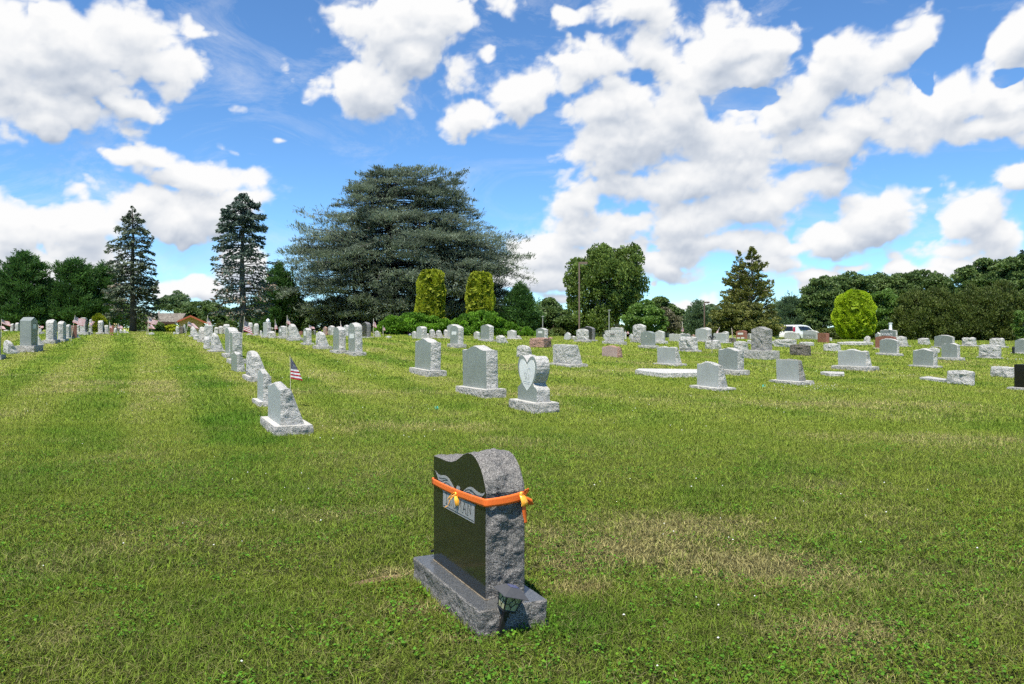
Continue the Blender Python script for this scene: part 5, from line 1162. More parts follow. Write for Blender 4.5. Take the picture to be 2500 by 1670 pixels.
# deciduous and mixed trees
blob_tree('tall leafy tree with pale branches behind the brown light pole', 1400 * DS, 74, 561 * DS,
    bb((1403, 640, 58, 64), (1400, 625, 60, 52), (1445, 615, 34, 42), (1378, 605, 36, 38), (1345, 640, 30, 44), (1450, 650, 32, 46), (1395, 690, 50, 40), (1318, 640, 20, 36), (1340, 710, 30, 40), (1440, 705, 26, 30), (1322, 690, 18, 30), (1385, 735, 34, 24)),
    L_DEC, n=62000, ls=.24, clump=.62, trunk=.26, bk=B_PALE, trunks=3, limbs=14, updir=.8, fill=.3, limbw=1.2, aspect=1.3, nclump=340)
blob_tree('light green bushy tree right of the leafy tree', 1478 * DS, 70, 690 * DS, bb((1478, 722, 36, 32), (1500, 740, 26, 24), (1450, 745, 24, 24)), L_DEC3, n=18000, ls=.22, clump=.6)
blob_tree('thin brownish bush beside the light green tree', 1530 * DS, 72, 700 * DS, bb((1525, 735, 16, 32), (1545, 745, 18, 22)), L_BRN, n=7000, ls=.16, clump=.45, bk=B_PALE, name='bush', cat='shrub')
def far_tree(label, px, Y, yt, blobs, mat=L_DEC2, n=16000, ls=.34, cl=1.0, **k): return blob_tree(label, px * DS, Y, yt * DS, bb(*blobs), mat, n=n, ls=ls, clump=cl, trunk=.25, name='deciduous_tree', **k)
far_tree('dark green tree just right of the cedar pine', 1255, 95, 690, ((1255, 722, 34, 30), (1285, 740, 28, 26), (1235, 748, 26, 24)))
far_tree('pale rounded treetop in the gap left of the light pole', 1262, 125, 690, ((1258, 710, 24, 20), (1275, 715, 18, 20)), L_FAR, 7000)
far_tree('low dark trees left below the light pole', 1315, 92, 715, ((1310, 748, 34, 24), (1340, 752, 30, 24), (1285, 762, 24, 16)))
far_tree('slim tree between the brownish bush and bluish pine', 1518, 98, 686, ((1515, 712, 16, 26), (1540, 722, 18, 22), (1560, 728, 18, 20)))
far_tree('broad green treetops right of the brownish bush', 1575, 100, 712, ((1570, 740, 34, 26), (1600, 745, 30, 24)))
far_tree('thin pale tree beside the short light pole', 1636, 104, 690, ((1636, 715, 12, 24), (1640, 745, 18, 20)), L_FAR, 5000)
far_tree('pale green tree between the juniper and right woods', 1822, 100, 682, ((1800, 710, 26, 26), (1835, 712, 28, 28), (1780, 730, 20, 24)), L_FAR)
far_tree('dark round tree at the left end of the right woods', 1870, 96, 640, ((1868, 690, 34, 46), (1885, 670, 34, 34), (1860, 730, 30, 36), (1890, 735, 30, 34)), L_DEC2, 30000, .28, .8)
far_tree('large tree behind the golden dome shrub', 1935, 105, 628, ((1905, 670, 46, 34), (1950, 660, 46, 34), (1925, 700, 60, 40)), n=30000)
far_tree('treetop right behind the golden dome shrub', 2010, 108, 626, ((1990, 668, 40, 36), (2030, 665, 34, 36), (2010, 700, 50, 36)), L_DEC2, 24000)
far_tree('treetop above the left yew', 2090, 106, 624, ((2070, 662, 40, 34), (2110, 658, 40, 34), (2090, 700, 56, 36)), L_DEC2, 24000)
far_tree('treetop above the gap between the yews', 2165, 104, 630, ((2150, 668, 36, 34), (2180, 672, 34, 32), (2165, 705, 46, 30)), L_DEC2, 20000)
far_tree('small bright green tree peeping out right of the golden dome', 2030, 78, 665, ((2028, 695, 28, 30), (2045, 715, 26, 30), (2018, 730, 24, 28)), L_DEC3, 14000, .24, .6)
far_tree('tall dark tree over the right yew', 2250, 92, 604, ((2232, 640, 38, 28), (2265, 625, 40, 26), (2250, 665, 54, 34)), L_DEC2, 26000, .34, .9)
far_tree('tallest dark tree at the right edge', 2325, 90, 598, ((2310, 628, 38, 32), (2345, 622, 38, 34), (2330, 665, 50, 40), (2370, 660, 40, 50)), L_DEC2, 26000, .34, .9)
for lb, px_, bl in (('left dark yew mass behind the right field stones', 2130, ((2100, 725, 44, 56), (2140, 715, 48, 48), (2175, 730, 44, 54), (2130, 755, 74, 32), (2075, 750, 26, 34))), ('right dark yew mass at the right edge', 2270, ((2235, 722, 44, 62), (2285, 715, 52, 62), (2325, 735, 40, 52), (2270, 755, 84, 32)))):
    blob_tree(lb, px_ * DS, 68, 660 * DS, bb(*bl), L_YEW, n=60000, ls=.17, clump=.6, trunk=.2, bk=B_BROWN, name='yew_bush', cat='shrub', updir=.9, limbs=16, aspect=1.2, limbw=.6)
blob_tree('yellowish green bush at the right edge', 2348 * DS, 64, 720 * DS, bb((2345, 745, 14, 34), (2350, 765, 16, 18)), L_DEC3, n=6000, ls=.15, clump=.4, trunk=.06, name='bush', cat='shrub')
far_tree('airy pale green tree behind the house roof', 400, 160, 668, ((398, 690, 26, 22), (420, 700, 18, 22), (375, 702, 20, 18)), L_FAR, 9000, .45, 1.2)
far_tree('dense green tree right behind the house', 450, 150, 694, ((448, 720, 30, 26), (480, 715, 28, 20), (425, 725, 24, 20)), L_DEC2, 14000, .42, 1.1)
far_tree('green tree between the house and the tall spruce', 500, 140, 700, ((495, 722, 28, 24), (525, 728, 26, 24)), L_DEC2, 12000, .4, 1.0)
far_tree('green trees behind the foot of the tall spruce', 570, 120, 700, ((560, 735, 34, 30), (595, 728, 34, 34), (620, 735, 30, 34)), L_DEC2, 16000, .36, 1.0)
far_tree('dark trees under the left edge of the cedar', 690, 105, 690, ((680, 725, 40, 36), (730, 735, 40, 30)), L_DEC2, 14000)
far_tree('dark woods behind the cedar trunk', 800, 110, 680, ((780, 725, 50, 40), (850, 725, 50, 40), (920, 730, 50, 38)), L_DEC2, 18000, .4, 1.2)
far_tree('dark woods behind the right side of the cedar', 1040, 110, 690, ((990, 730, 50, 36), (1060, 730, 50, 36), (1130, 730, 50, 36)), L_DEC2, 18000, .4, 1.2)
far_tree('dark woods behind the left pines', 120, 105, 640, ((40, 710, 60, 50), (130, 710, 60, 50), (220, 715, 50, 45), (290, 730, 40, 35)), L_DEC2, 22000, .4, 1.2)
far_tree('dark woods behind the right yews', 2200, 110, 670, ((2100, 735, 60, 36), (2200, 730, 60, 40), (2300, 725, 60, 46)), L_DEC2, 18000, .4, 1.2)
blob_tree('rounded green shrub at the foot of the left spruce, before the house', 356 * DS, 62, 738 * DS, bb((352, 752, 14, 15), (368, 757, 12, 11)), L_DEC2, n=6000, ls=.16, clump=.4, trunk=.06, name='shrub', cat='shrub')
blob_tree('golden yellow low bush before the house', 390 * DS, 63, 758 * DS, bb((388, 765, 10, 6), (398, 764, 8, 6)), L_GOLD, n=3000, ls=.14, clump=.3, trunk=.04, name='shrub', cat='shrub')
blob_tree('green climbing shrub at the corner of the house', 428 * DS, 80, 735 * DS, bb((427, 755, 6, 10), (431, 761, 5, 6)), L_DEC3, n=3000, ls=.16, clump=.22, trunk=.05, name='shrub', cat='shrub')
blob_tree('low clipped hedge right of the house', 500 * DS, 80, 745 * DS, bb((480, 755, 16, 9), (505, 755, 20, 10), (530, 757, 18, 9)), L_YEW, n=8000, ls=.2, clump=.4, trunk=.06, name='hedge', cat='hedge')
# ---------------------------------------------------------------- lawn
def vnoise(x, y, seed):
    xi, yi = np.floor(x).astype(np.int64), np.floor(y).astype(np.int64); fx, fy = x - xi, y - yi; fx = fx * fx * (3 - 2 * fx); fy = fy * fy * (3 - 2 * fy)
    def h(a, b):
        n = (a * 374761393 + b * 668265263 + seed * 974634777) & 0xffffffff; n = ((n ^ (n >> 13)) * 1274126177) & 0xffffffff; return ((n ^ (n >> 16)) & 0xffff) / 65535.0
    return (h(xi, yi) * (1 - fx) + h(xi + 1, yi) * fx) * (1 - fy) + (h(xi, yi + 1) * (1 - fx) + h(xi + 1, yi + 1) * fx) * fy
def fbm(x, y, s, seed, o=4):
    v = 0; a = .5; t = 0
    for k in range(o): v = v + a * vnoise(x / s, y / s, seed + k); t += a; a *= .55; s = s * .5
    return v / t
def wpt(px, py): return ground(px * DS, py * DS)
TAN = []
for (px, py, rx, ry, am) in ((1560, 1210, .95, .55, .75), (1400, 1260, .6, .35, .7), (1700, 1290, .7, .4, .6), (1330, 1350, .28, .2, .8), (900, 1320, .25, .16, .8), (960, 1400, .30, .12, .7), (1060, 1470, .25, .08, .6), (1300, 1300, .3, .2, .7), (1850, 1330, .9, .5, .5),
                         (820, 900, 2.5, .8, .35), (960, 980, 1.6, .6, .45), (300, 880, 2.6, .9, .45), (200, 895, 2.5, .6, .35), (780, 1180, .9, .35, .4), (600, 1250, .8, .3, .25), (1520, 850, 3, .8, .4), (1240, 905, 2, .6, .4), (2000, 930, 3, .7, .3), (2100, 1000, 2, .5, .3), (1950, 1450, .5, .25, .5), (560, 875, 1.0, .6, .5), (510, 985, .5, .3, .4)):
    x, y = wpt(px, py); TAN.append((x, y, rx, ry, am))
GRN = []
for (px, py, rx, ry, am) in ((540, 960, .9, 1.3, .9), (560, 1010, .7, .6, .7), (510, 880, .7, 1.5, .7), (1330, 1010, 2, .7, .3), (1330, 1400, .3, .25, .5), (1290, 1440, .3, .2, .5), (900, 1200, .6, .5, .3), (420, 845, 1, 2.5, .5), (1250, 1440, .5, .3, .6)):
    x, y = wpt(px, py); GRN.append((x, y, rx, ry, am))
def fields(x, y):
    """dead-grass amount and lushness over the lawn"""
    c = x * math.cos(A0) + y * math.sin(A0); al = -x * math.sin(A0) + y * math.cos(A0)
    dead = np.clip((fbm(x, y, 1.6, 3) - .50) * 2.6, 0, 1) * .45 + np.clip((fbm(x, y, .35, 9) - .5) * 3, 0, 1) * .22 + .08
    dead = dead + np.clip((fbm(c, al * .3, 1.0, 21) - .52) * 2.2, 0, 1) * .35 * np.clip((y - 6) / 8, 0, 1)
    for (px, py, rx, ry, am) in TAN:
        n = .75 + .5 * fbm(x, y, .5, 33); d = np.exp(-(((x - px) / rx) ** 2 + ((y - py) / ry) ** 2) * n * 1.2); dead = dead + d * am
    lush = np.clip((fbm(x, y, 1.1, 40) - .45) * 2.5, 0, 1) * .6 + np.clip((fbm(x, y, .25, 47) - .5) * 3, 0, 1) * .35
    st = .5 + .5 * np.tanh(2.2 * np.sin(c * 2 * math.pi / 2.3 + .5 * np.sin(al * .12))); stripe = np.clip((y - 7) / 8, 0, 1) * (.35 + .65 * np.clip((-x + 0) / 4, 0, 1))
    dead = dead + (st - .5) * .30 * stripe; lush = lush - (st - .5) * .60 * stripe
    for (px, py, rx, ry, am) in GRN:
        d = np.exp(-(((x - px) / rx) ** 2 + ((y - py) / ry) ** 2)); lush = lush + d * am; dead = dead * (1 - .7 * d * am)
    return np.clip(dead, 0, 1), np.clip(lush, 0, 1)
cG = np.array([.158, .232, .022]); cL = np.array([.068, .190, .012]); cY = np.array([.315, .375, .055]); cT = np.array([.54, .47, .20]); cB = np.array([.24, .18, .08])
def grass_cols(x, y, n, r1=None):
    r1 = RNG.random(n) if r1 is None else r1; dead, lush = fields(x, y); far = np.clip((y - 5) / 16, 0, 1)
    base = cG + (cY - cG) * (np.clip(.25 + .45 * far + .35 * (r1 - .5), 0, 1))[:, None]
    base = base + (cL - base) * (lush * .75)[:, None]
    isd = np.clip((dead * 1.12 - r1 * .9) * 3 + .0, 0, 1) * np.clip(.30 + dead, 0, .85)
    tan_ = cT + (cB - cT) * (RNG.random(n) ** 1.6 * .85 * (1 - .65 * far))[:, None]
    c = base + (tan_ - base) * isd[:, None]
    nr = np.clip(1 - (y - 3.2) / 9, 0, 1); thatch = (RNG.random(n) < .20 + .20 * nr) * RNG.uniform(.3, 1, n) * (.4 + .5 * nr)
    c = c + (np.array([.15, .125, .05]) - c) * thatch[:, None]
    return c * (RNG.uniform(.50, 1.38, n) * (1 - .10 * nr))[:, None]
# ground sheet
ys = np.concatenate([np.linspace(-12, 2, 12), np.arange(2.3, 14, .12), np.arange(14, 30, .25), np.arange(30, 62, .5), np.arange(62, 160, 3), np.array([200, 300, 500, 900, 1600])])
xt = np.concatenate([np.linspace(-1, 1, 221)]); xsc = lambda y: np.maximum(9, .8 * np.abs(y) + 5) * np.where(y > 150, 2.5, 1)
XX = xt[None, :] * xsc(ys)[:, None]; YY = np.repeat(ys[:, None], len(xt), 1); ZZ = terrain_np(XX, YY)
co = np.stack([XX, YY, ZZ], -1).reshape(-1, 3); nx = len(xt); idx = np.arange(len(ys) * nx).reshape(len(ys), nx)
fc = np.stack([idx[:-1, :-1], idx[:-1, 1:], idx[1:, 1:], idx[1:, :-1]], -1).reshape(-1, 4)
dead, lush = fields(co[:, 0], co[:, 1]); far = np.clip((co[:, 1] - 5) / 16, 0, 1)
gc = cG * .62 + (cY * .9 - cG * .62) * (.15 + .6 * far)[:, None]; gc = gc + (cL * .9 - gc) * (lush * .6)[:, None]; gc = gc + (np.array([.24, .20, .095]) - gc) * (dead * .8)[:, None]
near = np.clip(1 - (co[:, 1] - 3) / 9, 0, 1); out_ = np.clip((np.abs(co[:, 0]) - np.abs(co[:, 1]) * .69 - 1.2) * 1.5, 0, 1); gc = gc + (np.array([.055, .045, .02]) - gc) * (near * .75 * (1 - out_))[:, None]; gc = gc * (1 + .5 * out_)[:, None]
gcol = np.concatenate([gc, np.ones((len(gc), 1))], 1)
M_GROUND, nt, N, b = mat_new('lawn_ground'); at = N.new('ShaderNodeAttribute'); at.attribute_name = 'col'; tc = N.new('ShaderNodeTexCoord')
f1 = noise_node(nt, 9, 10, .8, tc.outputs['Object']); c = mixc(nt, 1, at.outputs['Color'], ramp(nt, f1, [(.3, (.55, .60, .5)), (.5, (1, 1, 1)), (.7, (1.5, 1.42, 1.3))]), 'MULTIPLY')
f2 = noise_node(nt, 60, 4, .8, tc.outputs['Object']); c = mixc(nt, 1, c, ramp(nt, f2, [(.3, (.6, .6, .6)), (.7, (1.4, 1.4, 1.4))]), 'MULTIPLY')
nt.links.new(c, b.inputs['Base Color']); setin(b, 'Roughness', .95); setin(b, 'Specular IOR Level', .1); bumpn(nt, mathn(nt, 'ADD', f1, f2), 1, .05, b)
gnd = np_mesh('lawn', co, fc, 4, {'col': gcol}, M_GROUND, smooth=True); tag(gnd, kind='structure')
M_GRASS, nt, N, b = mat_new('grass_blades'); at = N.new('ShaderNodeAttribute'); at.attribute_name = 'col'; nt.links.new(at.outputs['Color'], b.inputs['Base Color']); setin(b, 'Roughness', .7); setin(b, 'Specular IOR Level', .12)
t_ = N.new('ShaderNodeBsdfTranslucent'); nt.links.new(at.outputs['Color'], t_.inputs['Color']); ms = N.new('ShaderNodeMixShader'); ms.inputs[0].default_value = .35
nt.links.new(b.outputs[0], ms.inputs[1]); nt.links.new(t_.outputs[0], ms.inputs[2]); nt.links.new(ms.outputs[0], N['Material Output'].inputs[0])
# footprints where no grass grows
FOOT = []
for o in bpy.data.objects:
    if o.parent is None and o.get('category') in ('gravestone',):
        for ch in o.children:
            if ch.type == 'MESH' and ch.name.split('.')[0] in ('base', 'block'):
                bx = [ch.bound_box[i] for i in (0, 6)]; FOOT.append((o.location.x, o.location.y, o.rotation_euler.z, bx[0][0] + ch.location.x, bx[1][0] + ch.location.x, bx[0][1] + ch.location.y, bx[1][1] + ch.location.y))
def cull(x, y):
    k = np.ones(len(x), bool)
    for (ox_, oy_, rz, x0, x1, y0, y1) in FOOT:
        if oy_ > 34: continue
        m = np.abs(x - ox_) + np.abs(y - oy_) < 2.6
        if not m.any(): continue
        dx, dy = x[m] - ox_, y[m] - oy_; c_, s_ = math.cos(rz), math.sin(rz); lx_ = c_ * dx + s_ * dy; ly_ = -s_ * dx + c_ * dy
        inside = (lx_ > x0 + .015) & (lx_ < x1 - .015) & (ly_ > y0 + .015) & (ly_ < y1 - .015); ii = np.where(m)[0][inside]; k[ii] = False
    return k
BARE = [(*wpt(868, 1328), .19, .028, .55), (*wpt(840, 1338), .12, .03, .3)]
def blades(y0, y1, n, hgt, wid, segs, lean=.5):
    ya = (y0 ** 2 + (y1 ** 2 - y0 ** 2) * RNG.random(n)) ** .5; xa = (RNG.random(n) * 2 - 1) * (ya * .69 + 1.7)
    k = cull(xa, ya)
    for (bx_, by_, br, bw, rot) in BARE:
        c_, s_ = math.cos(rot), math.sin(rot); dx, dy = xa - bx_, ya - by_; k &= ~((((c_ * dx + s_ * dy) / br) ** 2 + ((-s_ * dx + c_ * dy) / bw) ** 2 < 1) & (RNG.random(n) < .85))
    xa, ya = xa[k], ya[k]; n = len(xa); za = terrain_np(xa, ya)
    dead, lush = fields(xa, ya); patch = .35 + .75 * fbm(xa, ya, .5, 77, 3) + .6 * fbm(xa, ya, .11, 87, 2)
    h = hgt * RNG.uniform(.45, 1.35, n) * patch * (.85 + .45 * lush); az = RNG.random(n) * 2 * math.pi; le = np.abs(RNG.normal(0, lean, n)) + .12
    d = np.stack([np.cos(az) * le, np.sin(az) * le, np.ones(n)], 1); d /= np.linalg.norm(d, axis=1, keepdims=True)
    wa = az + math.pi / 2 + RNG.normal(0, .6, n); w = np.stack([np.cos(wa), np.sin(wa), np.zeros(n)], 1) * (wid * RNG.uniform(.6, 1.35, n))[:, None]
    p = np.stack([xa, ya, za - .004], 1); tip = p + d * h[:, None]; tip[:, :2] += np.stack([np.cos(az), np.sin(az)], 1) * (h * le * .6)[:, None]
    col = grass_cols(xa, ya, n); col = np.concatenate([col, np.ones((n, 1))], 1)
    if segs == 2:
        mid = p + d * (h * .55)[:, None]
        v = np.stack([p - w / 2, p + w / 2, mid + w * .42, mid - w * .42], 1); q = np.stack([mid - w * .42, mid + w * .42, tip + w * .06, tip - w * .06], 1)
        v = np.concatenate([v, q], 1).reshape(-1, 3); c8 = np.repeat(col, 8, 0); return v, c8, 4
    v = np.stack([p - w / 2, p + w / 2, tip], 1).reshape(-1, 3); return v, np.repeat(col, 3, 0), 3
def merge(parts):
    return np.concatenate([p[0] for p in parts]), np.concatenate([p[1] for p in parts])
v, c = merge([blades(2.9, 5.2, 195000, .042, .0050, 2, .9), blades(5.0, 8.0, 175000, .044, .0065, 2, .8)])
q4 = len(v)
vf, cf_, _ = blades(3.0, 12, 75000, .042, .0035, 3, 4.0); kf = RNG.random(len(vf) // 3) < .55 * np.clip(1 - (vf[::3, 1] - 3.3) / 8, 0, 1) ** 1.5; vf = vf.reshape(-1, 3, 3)[kf].reshape(-1, 3); cf_ = np.repeat(np.concatenate([np.array([[.36, .34, .15]]) * RNG.uniform(.4, 1.1, (len(vf) // 3, 1)), np.ones((len(vf) // 3, 1))], 1), 3, 0); vf[:, 2] += .022
v3, c3 = merge([(vf, cf_), blades(7.8, 13, 200000, .052, .010, 3, .7), blades(12.8, 22, 205000, .055, .017, 3, .6), blades(21.5, 36, 150000, .06, .03, 3, .5), blades(35, 62, 130000, .075, .055, 3, .45)])
me = bpy.data.meshes.new('grass'); V_ = np.concatenate([v, v3]).astype(np.float32); me.vertices.add(len(V_)); me.vertices.foreach_set('co', V_.ravel()); me.loops.add(len(V_)); me.loops.foreach_set('vertex_index', np.arange(len(V_), dtype=np.int32))
n4 = q4 // 4; n3 = len(v3) // 3; me.polygons.add(n4 + n3); me.polygons.foreach_set('loop_start', np.concatenate([np.arange(n4) * 4, q4 + np.arange(n3) * 3]).astype(np.int32))
a = me.attributes.new('col', 'FLOAT_COLOR', 'POINT'); a.data.foreach_set('color', np.concatenate([c, c3]).astype(np.float32).ravel()); me.update()
tag(link('grass', me, M_GRASS), 'short mown grass covering the cemetery lawn', 'grass', kind='stuff')
# broad-leaved weeds and clover
def weeds():
    P, D, N_, S_, Cc = [], [], [], [], []
    n = 21000; yy = (3.35 ** 2 + (11 ** 2 - 3.35 ** 2) * RNG.random(n) ** 1.6) ** .5; xx = (RNG.random(n) * 2 - 1) * (yy * .69 + 1.5)
    f = fbm(xx, yy, .55, 61, 4) + .11 * np.clip((5.4 - yy) / 2, 0, 1) + .05 * (xx < .8); k = (f > .575) & cull(xx, yy); xx, yy = xx[k], yy[k]
    V2, C2 = [], []
    for x, y in zip(xx, yy):
        m = int(RNG.integers(2, 6)); r = RNG.uniform(.02, .06)
        for _ in range(m):
            a = RNG.random() * 6.28; rr = r * RNG.random() ** .5; cx_, cy_ = x + math.cos(a) * rr, y + math.sin(a) * rr; s = RNG.uniform(.005, .011); z = terrain(x, y) + RNG.uniform(.022, .046)
            nrm_ = Vector((RNG.normal() * .35, RNG.normal() * .35, 1)).normalized(); e1 = nrm_.orthogonal().normalized(); e1 = Matrix.Rotation(a, 3, nrm_) @ e1; e2 = nrm_.cross(e1); cc = Vector((cx_, cy_, z))
            ring = [cc + e1 * s * 1.15, cc + e1 * s * .4 + e2 * s * .85 + nrm_ * s * .2, cc - e1 * s * .7 + e2 * s * .6 + nrm_ * s * .15, cc - e1 * s * .45, cc - e1 * s * .7 - e2 * s * .6 + nrm_ * s * .15, cc + e1 * s * .4 - e2 * s * .85 + nrm_ * s * .2]
            col = np.array([.09, .23, .02]) * RNG.uniform(.35, 1.35) + np.array([.06, .03, .0]) * RNG.random() ** 3
            V2 += [ring[0], ring[1], ring[2], ring[3], ring[0], ring[3], ring[4], ring[5]]; C2 += [col] * 8
    v = np.array([tuple(p) for p in V2]); c = np.concatenate([np.array(C2), np.ones((len(C2), 1))], 1)
    tag(np_mesh('clover', v, None, 4, {'col': c}, M_GRASS), 'clover and broad leaved weeds scattered through the lawn', 'weeds', kind='stuff')
weeds()
def dots():
    n = 600; yy = (3.6 ** 2 + (26 ** 2 - 3.6 ** 2) * RNG.random(n)) ** .5; xx = (RNG.random(n) * 2 - 1) * (yy * .66)
    f = fbm(xx, yy, 2.5, 91, 2); k = (f > .55) & cull(xx, yy); xx, yy = list(xx[k]), list(yy[k])
    cx_, cy_ = ground(*X('G', 1640, 1160))
    for _ in range(80): xx.append(cx_ + RNG.normal() * .55); yy.append(cy_ + RNG.normal() * .5)
    V2 = []
    for x, y in zip(xx, yy):
        s = RNG.uniform(.0035, .007) * (1 + y / 40); z = terrain(x, y) + .055; c0 = np.array([x, y, z])
        for a, b_, c_ in (((1, 0, 0), (0, 1, 0), (0, 0, 1)), ((-1, 0, 0), (0, -1, 0), (0, 0, 1)), ((1, 0, 0), (0, -1, 0), (0, 0, 1)), ((-1, 0, 0), (0, 1, 0), (0, 0, 1))):
            V2 += [c0 + s * np.array(a), c0 + s * np.array(b_), c0 + s * np.array(c_)]
    tag(np_mesh('clover_blossom', np.array(V2), None, 3, {}, plain('white_blossom', (.7, .7, .64), .8)), 'tiny white clover blossoms dotted over the lawn', 'blossoms', kind='stuff')
dots()
# bare soil strip near the monument
bm = bmesh.new(); sx, sy = wpt(862, 1332); ring = []
for k in range(28):
    a = k / 28 * 6.283; r = .24 * (1 + .3 * mnoise.noise(Vector((math.cos(a) * 2, math.sin(a) * 2, 3)))); p = Vector((math.cos(a) * r, math.sin(a) * r * .17, 0)); p = Matrix.Rotation(.55, 3, 'Z') @ p; ring.append(bm.verts.new((sx + p.x, sy + p.y, .006)))
bm.faces.new(ring); tag(from_bm('bare_soil', bm, plain('red_brown_soil', (.17, .10, .06), .95, 0, .5, 40)), kind='structure')
# painted survey spots
def spot(px, py, label):
    gx, gy = ground(px, py); bm = bmesh.new()
    for k in range(14):
        a = RNG.random() * 6.28; r = RNG.random() * .05; x, y = math.cos(a) * r, math.sin(a) * r; tube(bm, [(x, y, 0), (x + RNG.normal() * .01, y + RNG.normal() * .01, .06)], [.008, .003], 4)
    o = from_bm('painted_tuft', bm, plain('turquoise_paint', (.08, .5, .42), .6)); o.location = (gx, gy, terrain(gx, gy)); tag(o, label, 'painted tuft')
spot(1068, 1000, 'turquoise painted grass tuft between the wide grey stones and the foreground')
spot(1863, 945, 'turquoise painted grass tuft left of the stained pale gravestone')
# ---------------------------------------------------------------- sky, sun, camera
SEL = R(66)
SUN = Vector((-.36, -.933, 0)) * math.cos(SEL) + Vector((0, 0, math.sin(SEL)))
w = bpy.data.worlds.new('World'); SC.world = w; w.use_nodes = True; nt = w.node_tree; N = nt.nodes; bg = N['Background']
sky = N.new('ShaderNodeTexSky'); sky.sky_type = 'NISHITA'; sky.sun_disc = False; sky.sun_elevation = SEL; sky.sun_rotation = math.atan2(SUN.x, SUN.y)
sky.air_density = .9; sky.dust_density = .0; sky.ozone_density = 4.0; sky.altitude = 1000
skc = mixc(nt, 1.0, sky.outputs[0], (.71, .99, 1.17), 'MULTIPLY'); nt.links.new(skc, bg.inputs[0]); bg.inputs[1].default_value = .10
def ang(px, py):
    x = (px * DS - CX) / F; y = (HY - py * DS) / F; a = math.atan(x); return a, math.atan(y * math.cos(a))
BL = [(1240, 560, 90, 60, 10), (1210, 620, 70, 40, 0), (1290, 500, 70, 50, 0), (1500, 600, 120, 36, 0), (1700, 560, 120, 40, 0), (1800, 600, 90, 40, 0), (1900, 660, 80, 26, 0), (2080, 610, 80, 30, 0), (2200, 600, 120, 40, 0), (2290, 540, 90, 50, 0), (420, 660, 110, 30, 0), (200, 360, 60, 16, 0), (1560, 690, 40, 14, 0), (1490, 655, 22, 14, 0), (1560, 420, 130, 60, 10), (1690, 330, 150, 80, 0), (1960, 280, 130, 60, 0), (1420, 320, 100, 60, 20), (1560, 250, 120, 60, 20), (1720, 170, 90, 50, 20), (1330, 520, 90, 50, 0), (1440, 500, 130, 50, 0), (70, 120, 150, 110, 0), (200, 260, 110, 60, 0), (1180, 600, 60, 40, 0), (2330, 330, 70, 40, 0), (1000, 100, 70, 50, 0), (130, 100, 200, 120, 0), (300, 75, 120, 85, 0), (60, 215, 170, 100, 0), (330, 150, 170, 62, -10), (430, 170, 70, 40, -25), (90, 290, 80, 55, 0), (220, 190, 120, 70, 0), (465, 74, 58, 30, 10), (300, 238, 76, 32, -15), (555, 266, 50, 24, 10), (648, 330, 38, 15, 5), (140, 360, 62, 20, 0), (312, 356, 85, 24, 0), (525, 352, 50, 24, -20),
      (182, 425, 58, 28, 15), (470, 400, 150, 34, -3), (50, 520, 110, 60, 0), (190, 525, 90, 50, 20), (310, 480, 75, 50, 10), (410, 510, 95, 58, 0), (500, 480, 110, 60, 20), (540, 440, 60, 34, 10), (120, 610, 190, 60, 0), (560, 600, 90, 50, 0), (60, 660, 120, 50, 0),
      (664, 158, 42, 44, 20), (860, 50, 160, 100, 0), (840, 195, 115, 78, -10), (1000, 40, 120, 70, 0), (950, 110, 100, 60, 0), (1130, 22, 62, 34, 0), (1045, 150, 66, 60, 50), (1140, 120, 40, 26, 50), (1190, 205, 105, 60, 15), (1080, 265, 90, 45, 10), (1240, 170, 50, 30, 0), (1285, 38, 36, 17, 0), 
      (1430, 18, 80, 44, 0), (1385, 150, 85, 66, 0), (1475, 120, 95, 66, 0), (1530, 80, 44, 34, 0), (1400, 245, 100, 60, 0), (1330, 200, 60, 50, 0), (1640, 130, 130, 62, 20), (1760, 100, 80, 40, 0), (1600, 200, 110, 50, 0), (1560, 170, 90, 50, 0), (1720, 22, 70, 22, 0), (1640, 60, 40, 26, 40),
      (1480, 320, 190, 95, 15), (1380, 380, 120, 66, 10), (1620, 300, 180, 90, 0), (1800, 250, 170, 85, 15), (1930, 160, 130, 85, 25), (2070, 100, 110, 56, 30), (2150, 240, 190, 75, 10), (2290, 200, 120, 80, 20), (2310, 90, 80, 50, 35), (2060, 300, 160, 60, 0), (2250, 300, 120, 40, 10), (1900, 330, 180, 60, 0),
      (1410, 430, 170, 52, 0), (1700, 380, 190, 66, 0), (1330, 470, 80, 50, 0), (1860, 420, 90, 55, 30), (1760, 480, 150, 62, 5), (1560, 520, 200, 52, 0), (1260, 560, 90, 60, 20), (1400, 580, 160, 50, 0), (1240, 640, 80, 34, 0), (1620, 560, 150, 36, 5), (1850, 560, 150, 34, 0), (2005, 492, 98, 50, 15), (1930, 540, 110, 40, 0), (1280, 380, 34, 16, 0),
      (2240, 480, 105, 64, 10), (2310, 420, 80, 50, 20), (2170, 440, 34, 30, 0), (2230, 560, 130, 36, 0), (2060, 582, 66, 26, 0), (1860, 630, 110, 34, 0), (1780, 650, 50, 30, 0), (1960, 610, 90, 24, 0), (2160, 620, 100, 28, 0), (1560, 692, 50, 13, 0), (1492, 656, 18, 12, 0), (1290, 690, 60, 16, 0), (1980, 665, 60, 20, 0)]
HO = [(1705, 238, 50, 20, 0), (2320, 160, 30, 14, 0), (2120, 170, 16, 40, -60), (1290, 440, 0.1, 0.1, 0)]
def shift(P, dx, dy):
    v = N.new('ShaderNodeVectorMath'); v.operation = 'ADD'; v.inputs[1].default_value = (dx, dy, 0); nt.links.new(P, v.inputs[0]); return v.outputs[0]
def scaled(P, sx, sy):
    v = N.new('ShaderNodeVectorMath'); v.operation = 'MULTIPLY'; v.inputs[1].default_value = (sx, sy, 1); nt.links.new(P, v.inputs[0]); return v.outputs[0]
